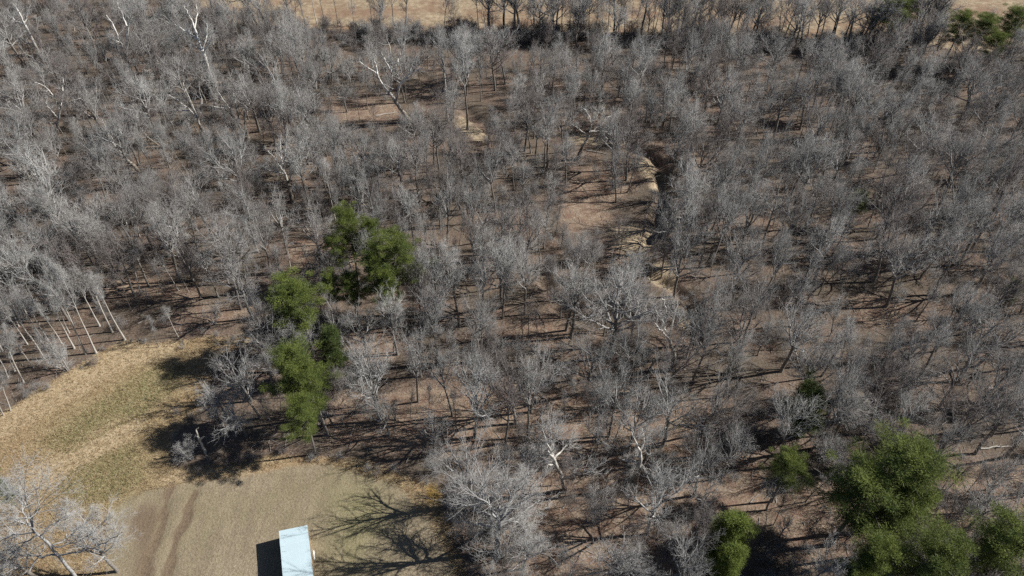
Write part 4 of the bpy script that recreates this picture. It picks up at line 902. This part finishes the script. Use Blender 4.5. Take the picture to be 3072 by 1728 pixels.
bm_ = MB(); bm_.box((0, 0, 0), (0.05, 0, 0), (0, -0.235, 0), (0, 0, HR - 0.1)); board = bm_.mesh("wall_board")
for k_ in range(int(LN / 0.25)):
    o = link("wall_board", board, shed, M_WOOD); o.location = (W_ - 0.08 + RNG.normal() * 0.008, -k_ * 0.25 - 0.1, 0); o.scale = (1, 1, RNG.uniform(0.96, 1.0))
pb = MB(); pb.box((-0.07, -0.07, -0.1), (0.14, 0, 0), (0, 0.14, 0), (0, 0, HL + 0.02)); post = pb.mesh("post")
for k_ in range(5):
    o = link("post", post, shed, M_WOOD); o.location = (0.12, -0.2 - k_ * (LN - 0.6) / 4, 0)
for x, nm in ((0.12, "left"), (W_ - 0.25, "right")):
    rb = MB(); rb.box((x - 0.05, -0.1, HL + sl_ * x - 0.17), (0.1, 0, 0), (0, -LN + 0.3, 0), (0, 0, 0.14)); link("beam", rb.mesh("beam"), shed, M_WOOD)
eb = MB(); eb.box((0.05, -0.06, 0.0), (W_ - 0.2, 0, 0), (0, -0.04, 0), (0, 0, HR - 0.2)); link("end_wall", eb.mesh("end_wall"), shed, M_WOOD)
bb = MB(); bb.box((0, 0, 0), (0.22, 0, 0), (0, -1.4, 0), (0, 0, 0.06)); bb.box((0.03, -0.1, 0.06), (0.16, 0, 0), (0, -1.2, 0), (0, 0, 0.03))
g = P(940, 1657)
plank = link("white_plank", bb.mesh("white_plank"), None, M_PLANK); plank.location = (g[0], g[1], float(ground_z(g[0], g[1])) + 0.4); plank.rotation_euler = (0, 0.35, ang - 0.02)
tag(plank, "white board leaning on the right side of the shed", "plank")

# ------------------------------------------------------------------ fallen logs
def log(a, b_, r, label, m_=M_DEAD):
    p0, p1 = P(*a), P(*b_)
    p0[2] = ground_z(p0[0], p0[1]) + r * 0.9; p1[2] = ground_z(p1[0], p1[1]) + r * 0.9
    rng = np.random.default_rng(int(a[0]))
    q, L = resample([p0, (p0 + p1) / 2 + np.array([0, 0.15, 0.05]), p1], 9, rng, 0.05); q -= p0
    root = link("fallen_log", None); root.location = p0
    mb = MB(); tubes(mb, q[None], (r * np.linspace(1, 0.5, 9))[None], 7); link("trunk", mb.mesh("trunk", True), root, m_)
    s, d, tt, rr, par = kids(rng, q[None], (r * np.linspace(1, 0.5, 9))[None], 3, 0.4, 0.95, 55)
    d[:, 2] = np.abs(d[:, 2])
    for k_ in range(3):
        p = grow(rng, s[k_:k_ + 1], d[k_:k_ + 1], np.array([L * 0.22]), 5, 0.15, 0.1)
        m2 = MB(); tubes(m2, p, (r * 0.35 * np.linspace(1, 0.3, 5))[None], 5); link("branch", m2.mesh("branch", True), root, m_)
    tag(root, label, "fallen log")
t30 = lambda *q: N(3, 0, *q)
log(z2([(830, 895)])[0], z2([(1095, 850)])[0], 0.17, "long pale log lying across the slope left of the leaning sycamore")
log(z2([(1205, 890)])[0], z2([(1265, 865)])[0], 0.2, "short white log at the foot of the leaning sycamore")
log(t30(830, 650), t30(920, 625), 0.26, "white fallen log in the top right grey woods")
log(t30(1150, 1390), t30(1240, 1440), 0.22, "pale log lying slantwise in the right-hand grey woods")
log(t20([(405, 1125)])[0], t20([(440, 1085)])[0], 0.2, "stubby white log left of the gnarled pale tree")
log(N(2, 0, 560, 1135), N(2, 0, 720, 1165), 0.13, "thin grey log lying below the gnarled pale tree")
log(N(2, 2, 1430, 365), N(2, 2, 1585, 332), 0.2, "pale log lying beside the small sandy patch, lower right")
log(N(3, 2, 1600, 490), N(3, 2, 1850, 475), 0.16, "fallen grey trunk above the corner pine, right edge")
log(N(3, 2, 830, 125), N(3, 2, 845, 60), 0.2, "broken pale stump log on the lower creek bank")

# ------------------------------------------------------------------ grass
def tufts(name, n, test, hh, mat_, label):
    mb = MB()
    px, py = RNG.uniform(-60, 1500, n * 12), RNG.uniform(780, 1800, n * 12)
    sel = np.nonzero(test(px, py))[0][:n]; px, py = px[sel], py[sel]; n = len(sel)
    v_ = FW[None] * FPX + np.stack([px - 1536, 0 * px, 0 * px], -1) + UP[None] * (864 - py)[:, None]
    P_ = CAMP + v_ * (-CAM_H / v_[:, 2:3])
    P_ = np.array(P_); P_[:, 2] = ground_z(P_[:, 0], P_[:, 1]) - 0.02
    nb = 6
    o = P_[:, None] + RNG.normal(size=(n, nb, 3)) * np.array([0.1, 0.1, 0])
    d = RNG.normal(size=(n, nb, 3)) * np.array([0.6, 0.6, 0]) + np.array([0, 0, 1.0])
    L = hh * RNG.uniform(0.5, 1.3, (n, nb, 1))
    sd = unit(np.cross(d, RNG.normal(size=d.shape))) * 0.025
    v = np.stack([o - sd, o + sd, o + d * L], 2).reshape(-1, 3)
    mb.add(v, None, np.arange(len(v)).reshape(-1, 3))
    o = link(name, mb.mesh(name), None, mat_); tag(o, label, "grass", kind="stuff")
def grass_mat(nm, a, c_):
    m_, t_, b_ = mat(nm); g_ = node(t_, "ShaderNodeNewGeometry")
    f = noise(t_, g_.outputs["Position"], 1.7, 4.0); k_ = ramp(t_, f, [(0.3, a), (0.7, c_)])
    t_.links.new(k_, b_.inputs["Base Color"]); return m_
M_DRY = grass_mat("dry_grass", (0.30, 0.20, 0.10), (0.58, 0.46, 0.29)); M_GRN = grass_mat("green_grass", (0.16, 0.15, 0.055), (0.44, 0.39, 0.20))
ip = lambda q: (lambda px, py: in_poly(px, py, q))
in_clear, in_mow = ip(CLEAR), ip(MOW)
in_green = lambda px, py: in_poly(px, py, GREENS[0]) | in_poly(px, py, GREENS[1])
tufts("dry_grass", 14000, lambda px, py: in_clear(px, py) & ~in_mow(px, py), 0.32, M_DRY, "tall tan grass of the clearing left of the pines")
tufts("green_grass", 5000, in_green, 0.28, M_GRN, "greenish grass in the middle of the clearing")

# ------------------------------------------------------------------ labels
ZONES = [(60, 60, "in the top left corner"), (420, 60, "at the top edge left of the far field"), (1000, 110, "along the near edge of the far field"), (1650, 100, "at the far field's edge, top middle"), (2200, 120, "before the far field, top right of middle"), (2560, 150, "below the dark far pine"), (2950, 200, "by the top right corner pines"),
         (120, 300, "below the top left corner"), (480, 260, "around the upright white sycamores"), (900, 260, "left of the big leaning sycamore"), (1320, 330, "around the creek bank by the leaning sycamore"), (1800, 300, "above the gnarled pale tree"), (2200, 330, "in the dim upper right woods"), (2650, 350, "below the far pines, right woods"), (3000, 450, "along the upper right edge"),
         (120, 560, "at the left edge, mid height"), (450, 480, "in the thickets left of the dark floor"), (800, 480, "above and left of the pine clump"), (1150, 550, "above and right of the pine clump"), (1500, 560, "left of the sandy creek banks"), (1800, 480, "around the upper sandbar"), (2100, 560, "right of the upper sandbar"), (2450, 600, "near the lone small bright pine"), (2850, 700, "in the hazy right-hand woods"),
         (100, 850, "in the white-stemmed rows at left"), (400, 800, "behind the clearing's top edge"), (700, 780, "left of the big round pine"), (1080, 850, "just below the pine clump"), (1400, 850, "between the pine clump and the gully"), (1720, 800, "along the dark gully"), (2000, 760, "around the lower sandbars"), (2300, 850, "in the middle right woods"), (2650, 950, "around the tan clearing in the right woods"), (3000, 1050, "at the right edge below mid height"),
         (180, 1050, "where the white stems meet the clearing"), (700, 1200, "inside the pine shadow by the clearing"), (1100, 1080, "right of the two wood-edge pines"), (1400, 1100, "in the open striped-shade wood, centre"), (1750, 1050, "below the gully"), (2100, 1080, "below the lower sandbars"), (2450, 1150, "left of the lower creek bend"), (2850, 1250, "right of the lower creek bend"),
         (1150, 1280, "above the mown field's edge"), (1500, 1330, "above the fan-crowned field-edge tree"), (1850, 1330, "in the reddish litter, lower middle"), (2200, 1350, "above the lime evergreen columns"), (2500, 1400, "between the olive and huge pines"), (2950, 1450, "right of the huge lower-right pine"),
         (1550, 1600, "by the bottom edge right of the field"), (1950, 1600, "by the bottom edge left of the lime columns"), (2400, 1650, "by the bottom edge near the pines")]
ORD = ["first", "second", "third", "fourth", "fifth", "sixth", "seventh", "eighth", "ninth", "tenth", "eleventh", "twelfth", "thirteenth", "fourteenth", "fifteenth"]
LOOK = {"broad": "round-crowned grey bare tree", "tall": "tall grey bare tree", "slim": "slender bare tree", "birch": "pale straight-stemmed bare tree", "syc": "white-limbed sycamore", "multi": "pale many-stemmed shrub"}
GRP = {"broad": "round-crowned bare trees", "tall": "tall bare trees", "slim": "slender bare trees", "birch": "pale-stemmed bare trees", "syc": "white-limbed sycamores", "multi": "pale shrubs", "pine": "pines", "cedar": "dark evergreens", "column": "lime evergreens", "hero": "white-limbed sycamores"}
buckets = {}
for d_ in TREES:
    r = d_["root"]; r["category"] = d_["cat"]
    if d_["kind"] != "hero" or d_["cat"] == "sycamore tree": r["group"] = GRP[d_["kind"]]
    if d_["label"]: r["label"] = d_["label"]; continue
    cx, cy, _ = proj(np.array([d_["x"], d_["y"], d_["h"] * 0.55]))
    z = min(range(len(ZONES)), key=lambda q: (ZONES[q][0] - cx) ** 2 + 1.6 * (ZONES[q][1] - cy) ** 2)
    buckets.setdefault((z, d_["kind"]), []).append((float(cx), d_))
for (z, kind), L in buckets.items():
    L.sort(key=lambda q: q[0])
    for k_, (_, d_) in enumerate(L):
        if len(L) == 1: lab = f"{LOOK[kind]} {ZONES[z][2]}"
        elif k_ == len(L) - 1: lab = f"{LOOK[kind]}, rightmost {ZONES[z][2]}"
        else: lab = f"{LOOK[kind]}, {ORD[min(k_, 14)]} from left {ZONES[z][2]}"
        d_["root"]["label"] = lab
